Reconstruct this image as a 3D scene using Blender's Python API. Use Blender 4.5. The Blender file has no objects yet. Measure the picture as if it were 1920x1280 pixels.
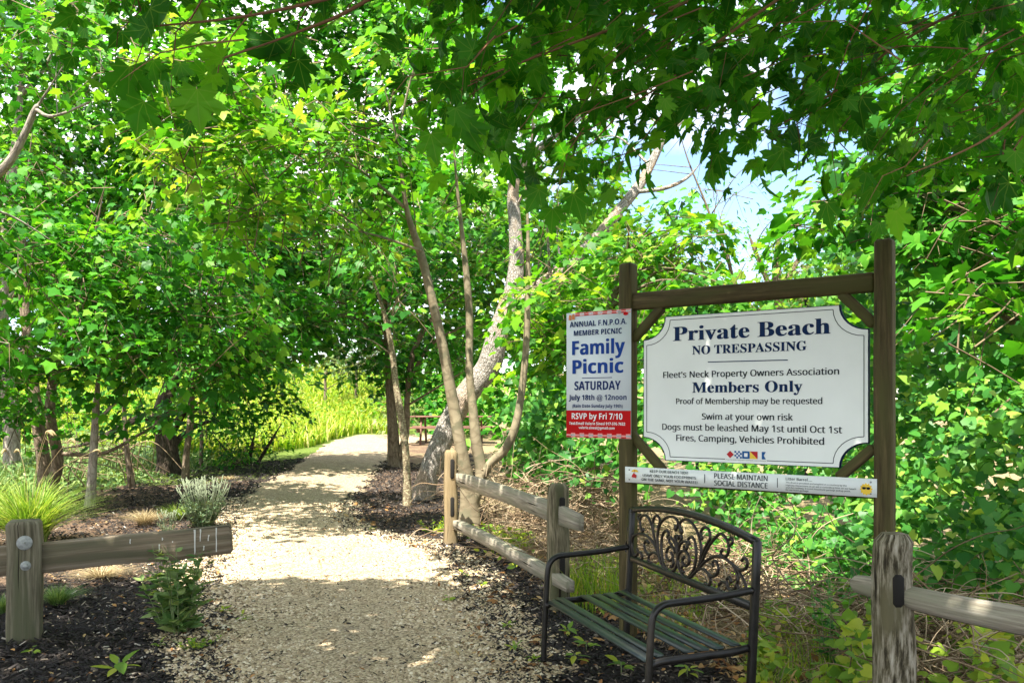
import bpy, math, random
import numpy as np
from mathutils import Vector

# ------------------------------------------------------------------ camera, world, sun, exposure
S = bpy.context.scene
COL = S.collection
F, CX, HY, EYE = 1600.0, 960.0, 758.0, 1.48          # focal length and horizon of the photo in its own pixels, eye height
cam = bpy.data.cameras.new('camera'); camo = bpy.data.objects.new('camera', cam); COL.objects.link(camo)
camo.location = (0, 0, EYE); camo.rotation_euler = (math.radians(90), 0, 0)
cam.sensor_width = 36; cam.lens = 30; cam.shift_y = 118 / 1920; cam.clip_start = .05; cam.clip_end = 2000
S.camera = camo
SUN = np.array([-.18, -.43, .88]); SUN /= np.linalg.norm(SUN)
sun = bpy.data.lights.new('sun', 'SUN'); suno = bpy.data.objects.new('sun', sun); COL.objects.link(suno)
sun.energy = 3.05; sun.angle = math.radians(.5); sun.color = (1, .95, .84)
suno.rotation_euler = Vector(-SUN).to_track_quat('-Z', 'Y').to_euler(); suno.location = (-2, -6, 14)
W = bpy.data.worlds.new('World'); S.world = W; W.use_nodes = True
nt = W.node_tree; N = nt.nodes; L = nt.links; N.clear()
sky = N.new('ShaderNodeTexSky'); sky.sky_type = 'NISHITA'; sky.sun_disc = False
sky.sun_elevation = math.asin(SUN[2]); sky.sun_rotation = math.atan2(SUN[0], SUN[1]); sky.dust_density = .1; sky.ozone_density = 2.0
tc = N.new('ShaderNodeTexCoord'); nz = N.new('ShaderNodeTexNoise'); nz.inputs['Scale'].default_value = 3.2; nz.inputs['Detail'].default_value = 8
rp = N.new('ShaderNodeValToRGB'); rp.color_ramp.elements[0].position = .40; rp.color_ramp.elements[1].position = .58
mx = N.new('ShaderNodeMixRGB'); mx.inputs[2].default_value = (8.4, 8.2, 8.0, 1)
bg = N.new('ShaderNodeBackground'); bg.inputs['Strength'].default_value = .06
out = N.new('ShaderNodeOutputWorld')
mpw = N.new('ShaderNodeMapping'); mpw.inputs['Location'].default_value = (7, 3, 1); L.new(tc.outputs['Generated'], mpw.inputs[0]); L.new(mpw.outputs[0], nz.inputs['Vector']); L.new(nz.outputs['Fac'], rp.inputs[0]); L.new(rp.outputs[0], mx.inputs[0])
L.new(sky.outputs[0], mx.inputs[1]); L.new(mx.outputs[0], bg.inputs[0]); L.new(bg.outputs[0], out.inputs[0])
S.view_settings.view_transform = 'Standard'; S.view_settings.look = 'None'; S.view_settings.gamma = 1
S.view_settings.use_curve_mapping = False
S.view_settings.exposure = 2.5
S.cycles.max_bounces = 7; S.cycles.diffuse_bounces = 4; S.cycles.transmission_bounces = 5; S.cycles.glossy_bounces = 2
S.cycles.sample_clamp_indirect = 6

rng = np.random.default_rng(7); random.seed(7)

# ------------------------------------------------------------------ helpers
def smooth(a, b, x):
    t = np.clip((np.asarray(x, float) - a) / (b - a), 0, 1); return t * t * (3 - 2 * t)

def H(x, y):
    """ground height"""
    x = np.asarray(x, float); y = np.asarray(y, float)
    z = .45 * smooth(14, 27, y) + 2.6 * smooth(26, 44, y) * (1 - .5 * smooth(4, 14, x))
    z = z + .16 * np.exp(-(((x + 4.2) / 1.3) ** 2 + ((y - 17.5) / 4.5) ** 2)) - .25 * smooth(1.2, 3, x) * smooth(4.5, 7, y) * (1 - smooth(12, 16, y))
    z = z + .05 * np.exp(-(((x + .55) / .6) ** 2 + ((y - 9.6) / 1.6) ** 2))
    return z

def PX(px, py, d):
    px, py, d = np.broadcast_arrays(np.asarray(px, float), np.asarray(py, float), np.asarray(d, float))
    return np.stack([(px - CX) / F * d, d, EYE + (HY - py) / F * d], -1)

def gp(px, py):
    """where a pixel of the photo meets the ground"""
    d = np.arange(1.5, 60, .03)
    p = PX(px, py, d); k = np.argmax(p[:, 2] <= H(p[:, 0], p[:, 1]))
    return p[k]

def unit(v):
    v = np.asarray(v, float); return v / np.maximum(np.linalg.norm(v, axis=-1, keepdims=True), 1e-9)

LOC = {}
def meta(o, label=None, cat=None, group=None, kind=None):
    if label: o['label'] = label
    if cat: o['category'] = cat
    if group: o['group'] = group
    if kind: o['kind'] = kind
    return o

def thing(name, label, cat, loc, group=None):
    o = bpy.data.objects.new(name, None); COL.objects.link(o); o.location = [float(c) for c in loc]; o.empty_display_size = .1
    LOC[o.name] = np.array(loc, float)
    return meta(o, label, cat, group)

class M:
    """collects geometry: vertices, faces of any size, uv per corner and a random number per face"""
    def __init__(s): s.V = []; s.n = 0; s.F = []; s.R = []
    def add(s, V, faces, uv=None, r=None):
        V = np.asarray(V, float).reshape(-1, 3)
        fl = faces if isinstance(faces, list) else [faces]
        k = 0
        for f in fl:
            f = np.asarray(f, int)
            if f.ndim == 1: f = f[None]
            u = None
            if uv is not None: u = uv[k]; k += 1
            s.F.append((f + s.n, u, None if r is None else np.broadcast_to(np.asarray(r, float), (len(f),))))
        s.V.append(V); s.n += len(V); return s
    def build(s, name, mat, parent=None, loc=None, smooth=False):
        V = np.concatenate(s.V)
        root = parent
        while root is not None and root.parent is not None: root = root.parent
        off = LOC[root.name] if root is not None else (np.array(loc, float) if loc is not None else np.zeros(3))
        V = V - off
        me = bpy.data.meshes.new(name)
        tot = np.concatenate([np.full(len(f), f.shape[1], np.int32) for f, _, _ in s.F])
        loops = np.concatenate([f.ravel() for f, _, _ in s.F]).astype(np.int32)
        st = np.concatenate([[0], np.cumsum(tot)[:-1]]).astype(np.int32)
        me.vertices.add(len(V)); me.vertices.foreach_set('co', V.astype(np.float32).ravel())
        me.loops.add(len(loops)); me.loops.foreach_set('vertex_index', loops)
        me.polygons.add(len(tot)); me.polygons.foreach_set('loop_start', st); me.polygons.foreach_set('loop_total', tot)
        if any(u is not None for _, u, _ in s.F):
            uv = np.concatenate([(np.zeros((f.size, 2)) if u is None else np.asarray(u, float).reshape(-1, 2)) for f, u, _ in s.F])
            me.uv_layers.new(name='UVMap').data.foreach_set('uv', uv.astype(np.float32).ravel())
        rr = np.concatenate([(np.full(len(f), .5) if r is None else r) for f, _, r in s.F]).astype(np.float32)
        a = me.attributes.new('rnd', 'FLOAT', 'FACE'); a.data.foreach_set('value', rr)
        if smooth: me.polygons.foreach_set('use_smooth', np.ones(len(tot), bool))
        me.update(); me.validate()
        o = bpy.data.objects.new(name, me); COL.objects.link(o)
        if mat is not None: me.materials.append(mat)
        if parent is not None: o.parent = parent
        elif loc is not None: o.location = [float(c) for c in off]; LOC[o.name] = np.array(off)
        else: LOC[o.name] = np.zeros(3)
        return o

def loft(m, rings, u, closed=True, cap=True, r=None):
    """rings: (n, k, 3)"""
    R = np.asarray(rings); n, k = R.shape[:2]
    V = R.reshape(-1, 3)
    i = np.arange(n - 1)[:, None]; j = np.arange(k)[None]; j2 = (j + 1) % k
    Q = np.stack(np.broadcast_arrays(i * k + j, i * k + j2, (i + 1) * k + j2, (i + 1) * k + j), -1).reshape(-1, 4)
    per = np.concatenate([[0], np.cumsum(np.linalg.norm(np.roll(R[n // 2], -1, 0) - R[n // 2], axis=1))])
    u = np.asarray(u, float)
    vj = per[:-1][None] + 0 * i; vj2 = per[1:][None] + 0 * i; u0 = u[:-1][:, None] + 0 * j; u1 = u[1:][:, None] + 0 * j
    uv = np.stack([np.stack([u0, vj], -1), np.stack([u0, vj2], -1), np.stack([u1, vj2], -1), np.stack([u1, vj], -1)], 2).reshape(-1, 2)
    fs = [Q]; uvs = [uv]
    if cap:
        for base, rev in ((0, True), ((n - 1) * k, False)):
            idx = np.arange(k) + base
            if rev: idx = idx[::-1]
            fs.append(idx); p = V[idx] - V[idx].mean(0)
            uvs.append(np.stack([p[:, 0] * 4 + p[:, 1] * 4, p[:, 2] + p[:, 1]], -1))
    m.add(V, fs, uvs, r)

def wob(n, k, amp, g):
    """smooth random bumps for a lofted surface"""
    a = np.zeros((n, k)); t = np.linspace(0, 1, n)[:, None]; th = np.linspace(0, 2 * np.pi, k, endpoint=False)[None]
    for _ in range(7):
        a += np.sin(t * g.uniform(2, 22) + g.uniform(0, 6) + th * g.integers(0, 4)) * g.uniform(.2, 1)
    return amp * a / 3

def beam(m, p0, p1, w, t, up=(0, 0, 1), bev=.008, n=10, rough=0., taper=(1, 1), seed=1, endin=.012, r=None, rnd=False):
    """a plank or post from p0 to p1, w across, t along up"""
    p0 = np.array(p0, float); p1 = np.array(p1, float); g = np.random.default_rng(seed)
    ax = unit(p1 - p0); s = unit(np.cross(ax, up)); q = np.cross(s, ax); ln = np.linalg.norm(p1 - p0)
    if rnd:
        th = np.linspace(0, 2 * np.pi, 14, endpoint=False); prof = np.stack([np.cos(th) * w / 2, np.sin(th) * t / 2], -1)
    else:
        a, b = w / 2, t / 2; e = min(bev, a * .6, b * .6)
        prof = np.array([(-a + e, -b), (0, -b), (a - e, -b), (a, -b + e), (a, 0), (a, b - e), (a - e, b), (0, b), (-a + e, b), (-a, b - e), (-a, 0), (-a, -b + e)])
    k = len(prof); ts = np.linspace(0, 1, n); ts = np.concatenate([[0], [endin / ln], ts[1:-1], [1 - endin / ln], [1]])
    sc = taper[0] + (taper[1] - taper[0]) * ts
    sc[0] -= min(endin, .4 * min(w, t)) / min(w, t) * 1.2; sc[-1] -= min(endin, .4 * min(w, t)) / min(w, t) * 1.2
    wb = 1 + wob(len(ts), k, rough, g) * 2 / min(w, t)
    P = prof[None] * sc[:, None, None] * wb[..., None]
    bend = wob(len(ts), 2, rough, g)
    R = p0 + ax * (ts * ln)[:, None, None] + (P[..., :1] + bend[:, None, :1]) * s + (P[..., 1:] + bend[:, None, 1:]) * q
    loft(m, R, ts * ln + g.uniform(0, 9), r=r)

def crom(P, n):
    """Catmull-Rom through points with n steps each"""
    P = np.asarray(P, float)
    if len(P) < 3: n = max(n, 2)
    A = np.concatenate([[2 * P[0] - P[1]], P, [2 * P[-1] - P[-2]]]); o = []
    for i in range(1, len(A) - 2):
        t = np.linspace(0, 1, n, endpoint=False)[:, None]
        a, b, c, d = A[i - 1], A[i], A[i + 1], A[i + 2]
        o.append(.5 * (2 * b + (c - a) * t + (2 * a - 5 * b + 4 * c - d) * t ** 2 + (3 * b - a - 3 * c + d) * t ** 3))
    o.append(A[-2][None]); return np.concatenate(o)

def tube(m, P, rad, k=8, rough=0., seed=1, r=None, cap=True, flat=1.0):
    P = np.asarray(P, float); n = len(P); rad = np.broadcast_to(np.asarray(rad, float), (n,)); g = np.random.default_rng(seed)
    T = unit(np.gradient(P, axis=0)); ref = np.array([0, 0, 1.]) if abs(T[:, 2]).mean() < .8 else np.array([0, 1., 0])
    A = unit(np.cross(T, ref)); B = np.cross(T, A)
    th = np.linspace(0, 2 * np.pi, k, endpoint=False)
    wb = 1 + (wob(n, k, rough, g) if rough else 0)
    c = np.cos(th)[None, :, None] * A[:, None]; sN = np.sin(th)[None, :, None] * B[:, None] * flat
    R = P[:, None] + (c + sN) * (rad[:, None] * wb)[..., None]
    u = np.concatenate([[0], np.cumsum(np.linalg.norm(np.diff(P, axis=0), axis=1))])
    loft(m, R, u + g.uniform(0, 5), cap=cap, r=r)

# ------------------------------------------------------------------ materials
def mat(name):
    m = bpy.data.materials.new(name); m.use_nodes = True
    nt = m.node_tree; b = nt.nodes['Principled BSDF']; return m, nt, nt.nodes, nt.links, b

def ramp(nt, cols):
    r = nt.nodes.new('ShaderNodeValToRGB'); e = r.color_ramp.elements
    while len(e) < len(cols): e.new(.5)
    for i, (p, c) in enumerate(cols): e[i].position = p; e[i].color = (*c, 1)
    return r

def leafmat(name, cols, trans=.42, ty=(1.5, 1.35, .55), rough=.45, spec=.22, veins=False):
    m, nt, N, L, b = mat(name)
    a = N.new('ShaderNodeAttribute'); a.attribute_name = 'rnd'
    r = ramp(nt, cols); L.new(a.outputs['Fac'], r.inputs[0])
    col = r.outputs[0]
    if veins:                                            # pale midrib and side veins, in the leaf's own coordinates
        uv = N.new('ShaderNodeUVMap'); sx = N.new('ShaderNodeSeparateXYZ'); L.new(uv.outputs[0], sx.inputs[0])
        def mth(op, *a):
            q = N.new('ShaderNodeMath'); q.operation = op
            for i, v in enumerate(a):
                if isinstance(v, (int, float)): q.inputs[i].default_value = v
                else: L.new(v, q.inputs[i])
            return q.outputs[0]
        ax = mth('ABSOLUTE', sx.outputs[0]); dm = ax
        for an in (.62, 1.45): dm = mth('MINIMUM', dm, mth('ABSOLUTE', mth('SUBTRACT', mth('MULTIPLY', ax, math.cos(an)), mth('MULTIPLY', sx.outputs[1], math.sin(an)))))
        vm = ramp(nt, [(.004, (.42, .42, .42)), (.018, (0, 0, 0))]); L.new(dm, vm.inputs[0])
        xv = N.new('ShaderNodeMixRGB'); L.new(vm.outputs[0], xv.inputs[0]); L.new(col, xv.inputs[1]); xv.inputs[2].default_value = (.22, .33, .06, 1); col = xv.outputs[0]
    L.new(col, b.inputs['Base Color'])
    b.inputs['Roughness'].default_value = rough; b.inputs['Specular IOR Level'].default_value = spec
    tm = N.new('ShaderNodeMixRGB'); tm.blend_type = 'MULTIPLY'; tm.inputs[0].default_value = 1; tm.inputs[2].default_value = (*ty, 1)
    L.new(col, tm.inputs[1])
    t = N.new('ShaderNodeBsdfTranslucent'); L.new(tm.outputs[0], t.inputs['Color'])
    ms = N.new('ShaderNodeMixShader'); ms.inputs[0].default_value = trans
    L.new(b.outputs[0], ms.inputs[1]); L.new(t.outputs[0], ms.inputs[2]); L.new(ms.outputs[0], N['Material Output'].inputs[0])
    return m

def wood(name, cols, su=5, sv=55, bump=.5, rough=.85, blot=None, crack=.35, spec=.2):
    m, nt, N, L, b = mat(name)
    uv = N.new('ShaderNodeUVMap'); mp = N.new('ShaderNodeMapping'); mp.inputs['Scale'].default_value = (su, sv, 1); L.new(uv.outputs[0], mp.inputs[0])
    n1 = N.new('ShaderNodeTexNoise'); n1.inputs['Scale'].default_value = 1; n1.inputs['Detail'].default_value = 6; n1.inputs['Roughness'].default_value = .65; L.new(mp.outputs[0], n1.inputs['Vector'])
    r = ramp(nt, cols); L.new(n1.outputs['Fac'], r.inputs[0]); col = r.outputs[0]
    mp2 = N.new('ShaderNodeMapping'); mp2.inputs['Scale'].default_value = (su * .5, sv * .22, 1); mp2.inputs['Location'].default_value = (3, 7, 0); L.new(uv.outputs[0], mp2.inputs[0])
    n2 = N.new('ShaderNodeTexNoise'); n2.inputs['Scale'].default_value = 1; n2.inputs['Detail'].default_value = 3; L.new(mp2.outputs[0], n2.inputs['Vector'])
    if blot:
        r2 = ramp(nt, [(.45, (0, 0, 0)), (.62, (1, 1, 1))]); L.new(n2.outputs['Fac'], r2.inputs[0])
        x = N.new('ShaderNodeMixRGB'); L.new(r2.outputs[0], x.inputs[0]); L.new(col, x.inputs[1]); x.inputs[2].default_value = (*blot, 1); col = x.outputs[0]
    mp3 = N.new('ShaderNodeMapping'); mp3.inputs['Scale'].default_value = (su * .35, sv * .6, 1); mp3.inputs['Location'].default_value = (1, 4, 0); L.new(uv.outputs[0], mp3.inputs[0])
    n3 = N.new('ShaderNodeTexNoise'); n3.inputs['Scale'].default_value = 1; n3.inputs['Detail'].default_value = 2; L.new(mp3.outputs[0], n3.inputs['Vector'])
    rc = ramp(nt, [(.30, (1, 1, 1)), (.345, (0, 0, 0))]); L.new(n3.outputs['Fac'], rc.inputs[0])
    mc = N.new('ShaderNodeMath'); mc.operation = 'MULTIPLY'; mc.inputs[1].default_value = crack * 2; L.new(rc.outputs[0], mc.inputs[0]); mc.use_clamp = True
    xc = N.new('ShaderNodeMixRGB'); L.new(mc.outputs[0], xc.inputs[0]); L.new(col, xc.inputs[1]); xc.inputs[2].default_value = (.02, .015, .01, 1)
    L.new(xc.outputs[0], b.inputs['Base Color']); b.inputs['Roughness'].default_value = rough; b.inputs['Specular IOR Level'].default_value = spec
    sb = N.new('ShaderNodeMath'); sb.operation = 'SUBTRACT'; L.new(n1.outputs['Fac'], sb.inputs[0]); L.new(rc.outputs[0], sb.inputs[1])
    bp = N.new('ShaderNodeBump'); bp.inputs['Strength'].default_value = bump; bp.inputs['Distance'].default_value = .006; L.new(sb.outputs[0], bp.inputs['Height']); L.new(bp.outputs[0], b.inputs['Normal'])
    return m

def bark(name, cols, su, sv, bump, dist=.02, spots=None):
    m, nt, N, L, b = mat(name)
    uv = N.new('ShaderNodeUVMap'); mp = N.new('ShaderNodeMapping'); mp.inputs['Scale'].default_value = (su, sv, 1); L.new(uv.outputs[0], mp.inputs[0])
    n1 = N.new('ShaderNodeTexNoise'); n1.inputs['Scale'].default_value = 1; n1.inputs['Detail'].default_value = 7; n1.inputs['Distortion'].default_value = .6; L.new(mp.outputs[0], n1.inputs['Vector'])
    v = N.new('ShaderNodeTexVoronoi'); v.feature = 'DISTANCE_TO_EDGE'; v.inputs['Scale'].default_value = 1.2; v.inputs['Randomness'].default_value = 1
    ad = N.new('ShaderNodeVectorMath'); ad.operation = 'ADD'; L.new(mp.outputs[0], ad.inputs[0]); L.new(n1.outputs['Color'], ad.inputs[1]); L.new(ad.outputs[0], v.inputs['Vector'])
    rv = ramp(nt, [(0, (0, 0, 0)), (.12, (1, 1, 1))]); L.new(v.outputs['Distance'], rv.inputs[0])
    mm = N.new('ShaderNodeMath'); mm.operation = 'MULTIPLY'; L.new(n1.outputs['Fac'], mm.inputs[0])
    m2 = N.new('ShaderNodeMath'); m2.operation = 'MULTIPLY_ADD'; m2.inputs[1].default_value = .45; m2.inputs[2].default_value = .55; L.new(rv.outputs[0], m2.inputs[0]); L.new(m2.outputs[0], mm.inputs[1])
    r = ramp(nt, cols); L.new(mm.outputs[0], r.inputs[0]); col = r.outputs[0]
    if spots:
        n2 = N.new('ShaderNodeTexNoise'); n2.inputs['Scale'].default_value = spots[0]; n2.inputs['Detail'].default_value = 3; L.new(uv.outputs[0], n2.inputs['Vector'])
        r2 = ramp(nt, [(.52, (0, 0, 0)), (.6, (1, 1, 1))]); L.new(n2.outputs['Fac'], r2.inputs[0])
        x = N.new('ShaderNodeMixRGB'); L.new(r2.outputs[0], x.inputs[0]); L.new(col, x.inputs[1]); x.inputs[2].default_value = (*spots[1], 1); col = x.outputs[0]
    L.new(col, b.inputs['Base Color']); b.inputs['Roughness'].default_value = .9; b.inputs['Specular IOR Level'].default_value = .15
    bp = N.new('ShaderNodeBump'); bp.inputs['Strength'].default_value = bump; bp.inputs['Distance'].default_value = dist; L.new(mm.outputs[0], bp.inputs['Height']); L.new(bp.outputs[0], b.inputs['Normal'])
    return m

def plain(name, c, rough=.5, metal=0., spec=.5, var=0., scale=8.):
    m, nt, N, L, b = mat(name)
    b.inputs['Roughness'].default_value = rough; b.inputs['Metallic'].default_value = metal; b.inputs['Specular IOR Level'].default_value = spec
    if var:
        t = N.new('ShaderNodeTexCoord'); n = N.new('ShaderNodeTexNoise'); n.inputs['Scale'].default_value = scale; n.inputs['Detail'].default_value = 6
        L.new(t.outputs['Object'], n.inputs['Vector'])
        r = ramp(nt, [(.3, tuple(x * (1 - var) for x in c)), (.7, tuple(min(1, x * (1 + var * .5)) for x in c))]); L.new(n.outputs['Fac'], r.inputs[0]); L.new(r.outputs[0], b.inputs['Base Color'])
        rr = N.new('ShaderNodeMapRange'); rr.inputs[3].default_value = rough * .75; rr.inputs[4].default_value = min(1, rough * 1.3); L.new(n.outputs['Fac'], rr.inputs[0]); L.new(rr.outputs[0], b.inputs['Roughness'])
    else: b.inputs['Base Color'].default_value = (*c, 1)
    return m

def rndmat(name, cols, rough=.9, spec=.2, trans=0):
    m, nt, N, L, b = mat(name)
    a = N.new('ShaderNodeAttribute'); a.attribute_name = 'rnd'; r = ramp(nt, cols); L.new(a.outputs['Fac'], r.inputs[0]); L.new(r.outputs[0], b.inputs['Base Color'])
    b.inputs['Roughness'].default_value = rough; b.inputs['Specular IOR Level'].default_value = spec
    if trans:
        t = N.new('ShaderNodeBsdfTranslucent'); L.new(r.outputs[0], t.inputs['Color']); ms = N.new('ShaderNodeMixShader'); ms.inputs[0].default_value = trans
        L.new(b.outputs[0], ms.inputs[1]); L.new(t.outputs[0], ms.inputs[2]); L.new(ms.outputs[0], N['Material Output'].inputs[0])
    return m

MT = {}
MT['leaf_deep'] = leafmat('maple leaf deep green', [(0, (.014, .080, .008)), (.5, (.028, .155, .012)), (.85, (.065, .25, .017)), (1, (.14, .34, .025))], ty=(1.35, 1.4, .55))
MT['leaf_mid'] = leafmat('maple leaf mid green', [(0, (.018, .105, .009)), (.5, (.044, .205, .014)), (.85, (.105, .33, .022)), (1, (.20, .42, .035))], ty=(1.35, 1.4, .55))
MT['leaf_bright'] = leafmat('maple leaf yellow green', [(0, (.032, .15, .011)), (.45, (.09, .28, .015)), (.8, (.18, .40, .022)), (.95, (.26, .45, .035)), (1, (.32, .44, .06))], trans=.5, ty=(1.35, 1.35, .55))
MT['leaf_canopy'] = leafmat('overhanging maple leaf', [(0, (.018, .095, .008)), (.5, (.036, .165, .012)), (.85, (.07, .24, .016)), (1, (.13, .33, .02))], trans=.6, ty=(1.6, 1.75, .5), rough=.5, spec=.2, veins=True)
MT['leaf_vine'] = leafmat('vine leaf', [(0, (.024, .12, .022)), (.5, (.058, .22, .032)), (.85, (.13, .33, .045)), (1, (.32, .46, .07))], rough=.4)
MT['leaf_far'] = leafmat('far foliage', [(0, (.03, .10, .010)), (.5, (.075, .19, .016)), (1, (.18, .30, .03))])
MT['leaf_pale'] = leafmat('silvery leaf', [(0, (.045, .10, .04)), (.5, (.095, .155, .075)), (1, (.19, .23, .13))], trans=.25)
MT['leaf_weed'] = leafmat('weed leaf', [(0, (.06, .14, .035)), (.5, (.145, .25, .08)), (1, (.32, .40, .14))], trans=.3)
MT['leaf_lime'] = leafmat('lime weed leaf', [(0, (.09, .2, .02)), (.5, (.2, .34, .03)), (1, (.42, .45, .05))], trans=.4)
MT['grass'] = leafmat('ornamental grass blade', [(0, (.09, .2, .02)), (.5, (.2, .34, .045)), (1, (.42, .48, .15))], trans=.35)
MT['meadow'] = leafmat('meadow grass blade', [(0, (.10, .22, .015)), (.4, (.22, .38, .02)), (.75, (.40, .50, .04)), (1, (.55, .50, .2))], trans=.35)
MT['straw'] = rndmat('dry grass', [(0, (.2, .14, .07)), (.5, (.38, .29, .15)), (1, (.55, .46, .28))], trans=.2)
MT['brush'] = rndmat('dry vine stem', [(0, (.10, .065, .04)), (.5, (.26, .18, .11)), (1, (.48, .38, .26))])
MT['litter'] = rndmat('fallen leaf', [(0, (.14, .06, .025)), (.5, (.34, .17, .06)), (1, (.5, .36, .17))], trans=.15)
MT['mulch'] = rndmat('bark mulch chip', [(0, (.010, .008, .008)), (.75, (.026, .021, .019)), (.93, (.06, .045, .037)), (.98, (.2, .16, .12)), (1, (.45, .4, .35))], rough=.8, spec=.3)
MT['pebble'] = rndmat('gravel pebble', [(0, (.05, .033, .02)), (.18, (.23, .165, .095)), (.55, (.44, .335, .205)), (.88, (.59, .475, .325)), (1, (.72, .63, .49))], rough=.75, spec=.3)
MT['bark_grey'] = bark('grey flaky bark', [(.10, (.04, .032, .026)), (.27, (.17, .145, .12)), (.45, (.34, .305, .265)), (.8, (.52, .48, .44))], 14, 30, 1., .05, spots=(1.3, (.40, .30, .22)))
MT['bark_smooth'] = bark('smooth olive bark', [(.12, (.10, .08, .05)), (.35, (.19, .155, .10)), (.7, (.28, .235, .155))], 7, 5, .35, .008, spots=(9, (.15, .135, .085)))
MT['bark_lichen'] = bark('lichen speckled bark', [(.15, (.09, .065, .04)), (.4, (.19, .145, .09)), (.7, (.31, .26, .18))], 22, 16, .6, .012, spots=(34, (.42, .38, .24)))
MT['bark_brown'] = bark('brown ridged bark', [(.12, (.045, .032, .022)), (.35, (.14, .105, .07)), (.7, (.27, .21, .15))], 6, 22, .9, .025)
MT['bark_dark'] = bark('dark gnarled bark', [(.12, (.014, .010, .008)), (.35, (.045, .034, .025)), (.7, (.10, .08, .06))], 5, 20, .9, .03)
MT['bark_pale'] = bark('pale grey maple bark', [(.12, (.09, .075, .06)), (.35, (.24, .205, .165)), (.7, (.4, .36, .3))], 6, 20, .7, .02)
MT['twig'] = rndmat('twig bark', [(0, (.10, .07, .04)), (1, (.24, .18, .11))])
MT['twig_red'] = rndmat('reddish young twig', [(0, (.11, .05, .03)), (1, (.26, .14, .07))])

# ------------------------------------------------------------------ leaves
def fan(pts, center, zc=0.0):
    """leaf outline as a fan round an inner point; z bends the blade down away from its middle"""
    P = np.array([center] + pts, float); x, y = P[:, 0], P[:, 1]
    d2 = x ** 2 + (y - center[1]) ** 2
    z = -.30 * d2 + .10 * np.abs(x); z[0] = 0
    n = len(pts); T = np.array([(0, 1 + i, 1 + (i + 1) % n) for i in range(n)])
    return np.column_stack([x, y, z]), T
def mir(h): return h + [(-x, y) for x, y in reversed(h) if abs(x) > 1e-6]
# outlines run from the leaf base up the right side to the tip and back
MAPLE_FINE = fan(mir([(0, 0), (.13, -.08), (.31, -.16), (.31, -.02), (.46, .02), (.33, .16), (.50, .24), (.63, .44), (.49, .44), (.44, .56), (.25, .46), (.29, .66), (.17, .70), (.11, .84), (0, 1.05)]), (0, .28))
MAPLE = fan(mir([(0, 0), (.33, -.12), (.37, .13), (.60, .44), (.33, .47), (.22, .72), (0, 1.0)]), (0, .28))
MAPLE_SMALL = fan(mir([(0, -.02), (.38, .0), (.56, .43), (.30, .52), (0, 1.0)]), (0, .3))
HEART = fan(mir([(0, .03), (.22, -.13), (.46, .06), (.40, .45), (.2, .75), (0, 1.0)]), (0, .3))
OVATE = fan(mir([(0, 0), (.2, .2), (.24, .45), (.13, .78), (0, 1.0)]), (0, .42))
LANCE = fan(mir([(0, 0), (.12, .25), (.12, .55), (0, 1.0)]), (0, .4))
DIAMOND = (np.array([(0, 0, 0), (.42, .45, .08), (0, 1, -.05), (-.42, .45, .08)]), np.array([(0, 1, 2), (0, 2, 3)]))

def leaves(m, tmpl, P, Nrm, D, size, g, curl=1.0, rlo=0., rhi=1., rpow=1.0, stalk=0.):
    TV, TT = tmpl; n = len(P); k = len(TV)
    if n == 0: return
    Nn = unit(Nrm); Dn = unit(D - (D * Nn).sum(-1, keepdims=True) * Nn); X = np.cross(Dn, Nn)
    size = np.broadcast_to(size, (n,))[:, None, None]; c = (g.uniform(.2, 1.8, n) * curl)[:, None, None]
    asp = g.uniform(.85, 1.12, n)[:, None, None]
    V = P[:, None] + size * (TV[None, :, :1] * asp * X[:, None] + TV[None, :, 1:2] * Dn[:, None] + TV[None, :, 2:3] * c * Nn[:, None])
    T = (np.arange(n) * k)[:, None, None] + TT[None]
    r = rlo + (rhi - rlo) * g.random(n) ** rpow
    m.add(V.reshape(-1, 3), T.reshape(-1, 3), uv=[np.tile(TV[TT.ravel(), :2], (n, 1))] if k > 20 else None, r=np.repeat(r, len(TT)))

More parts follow.
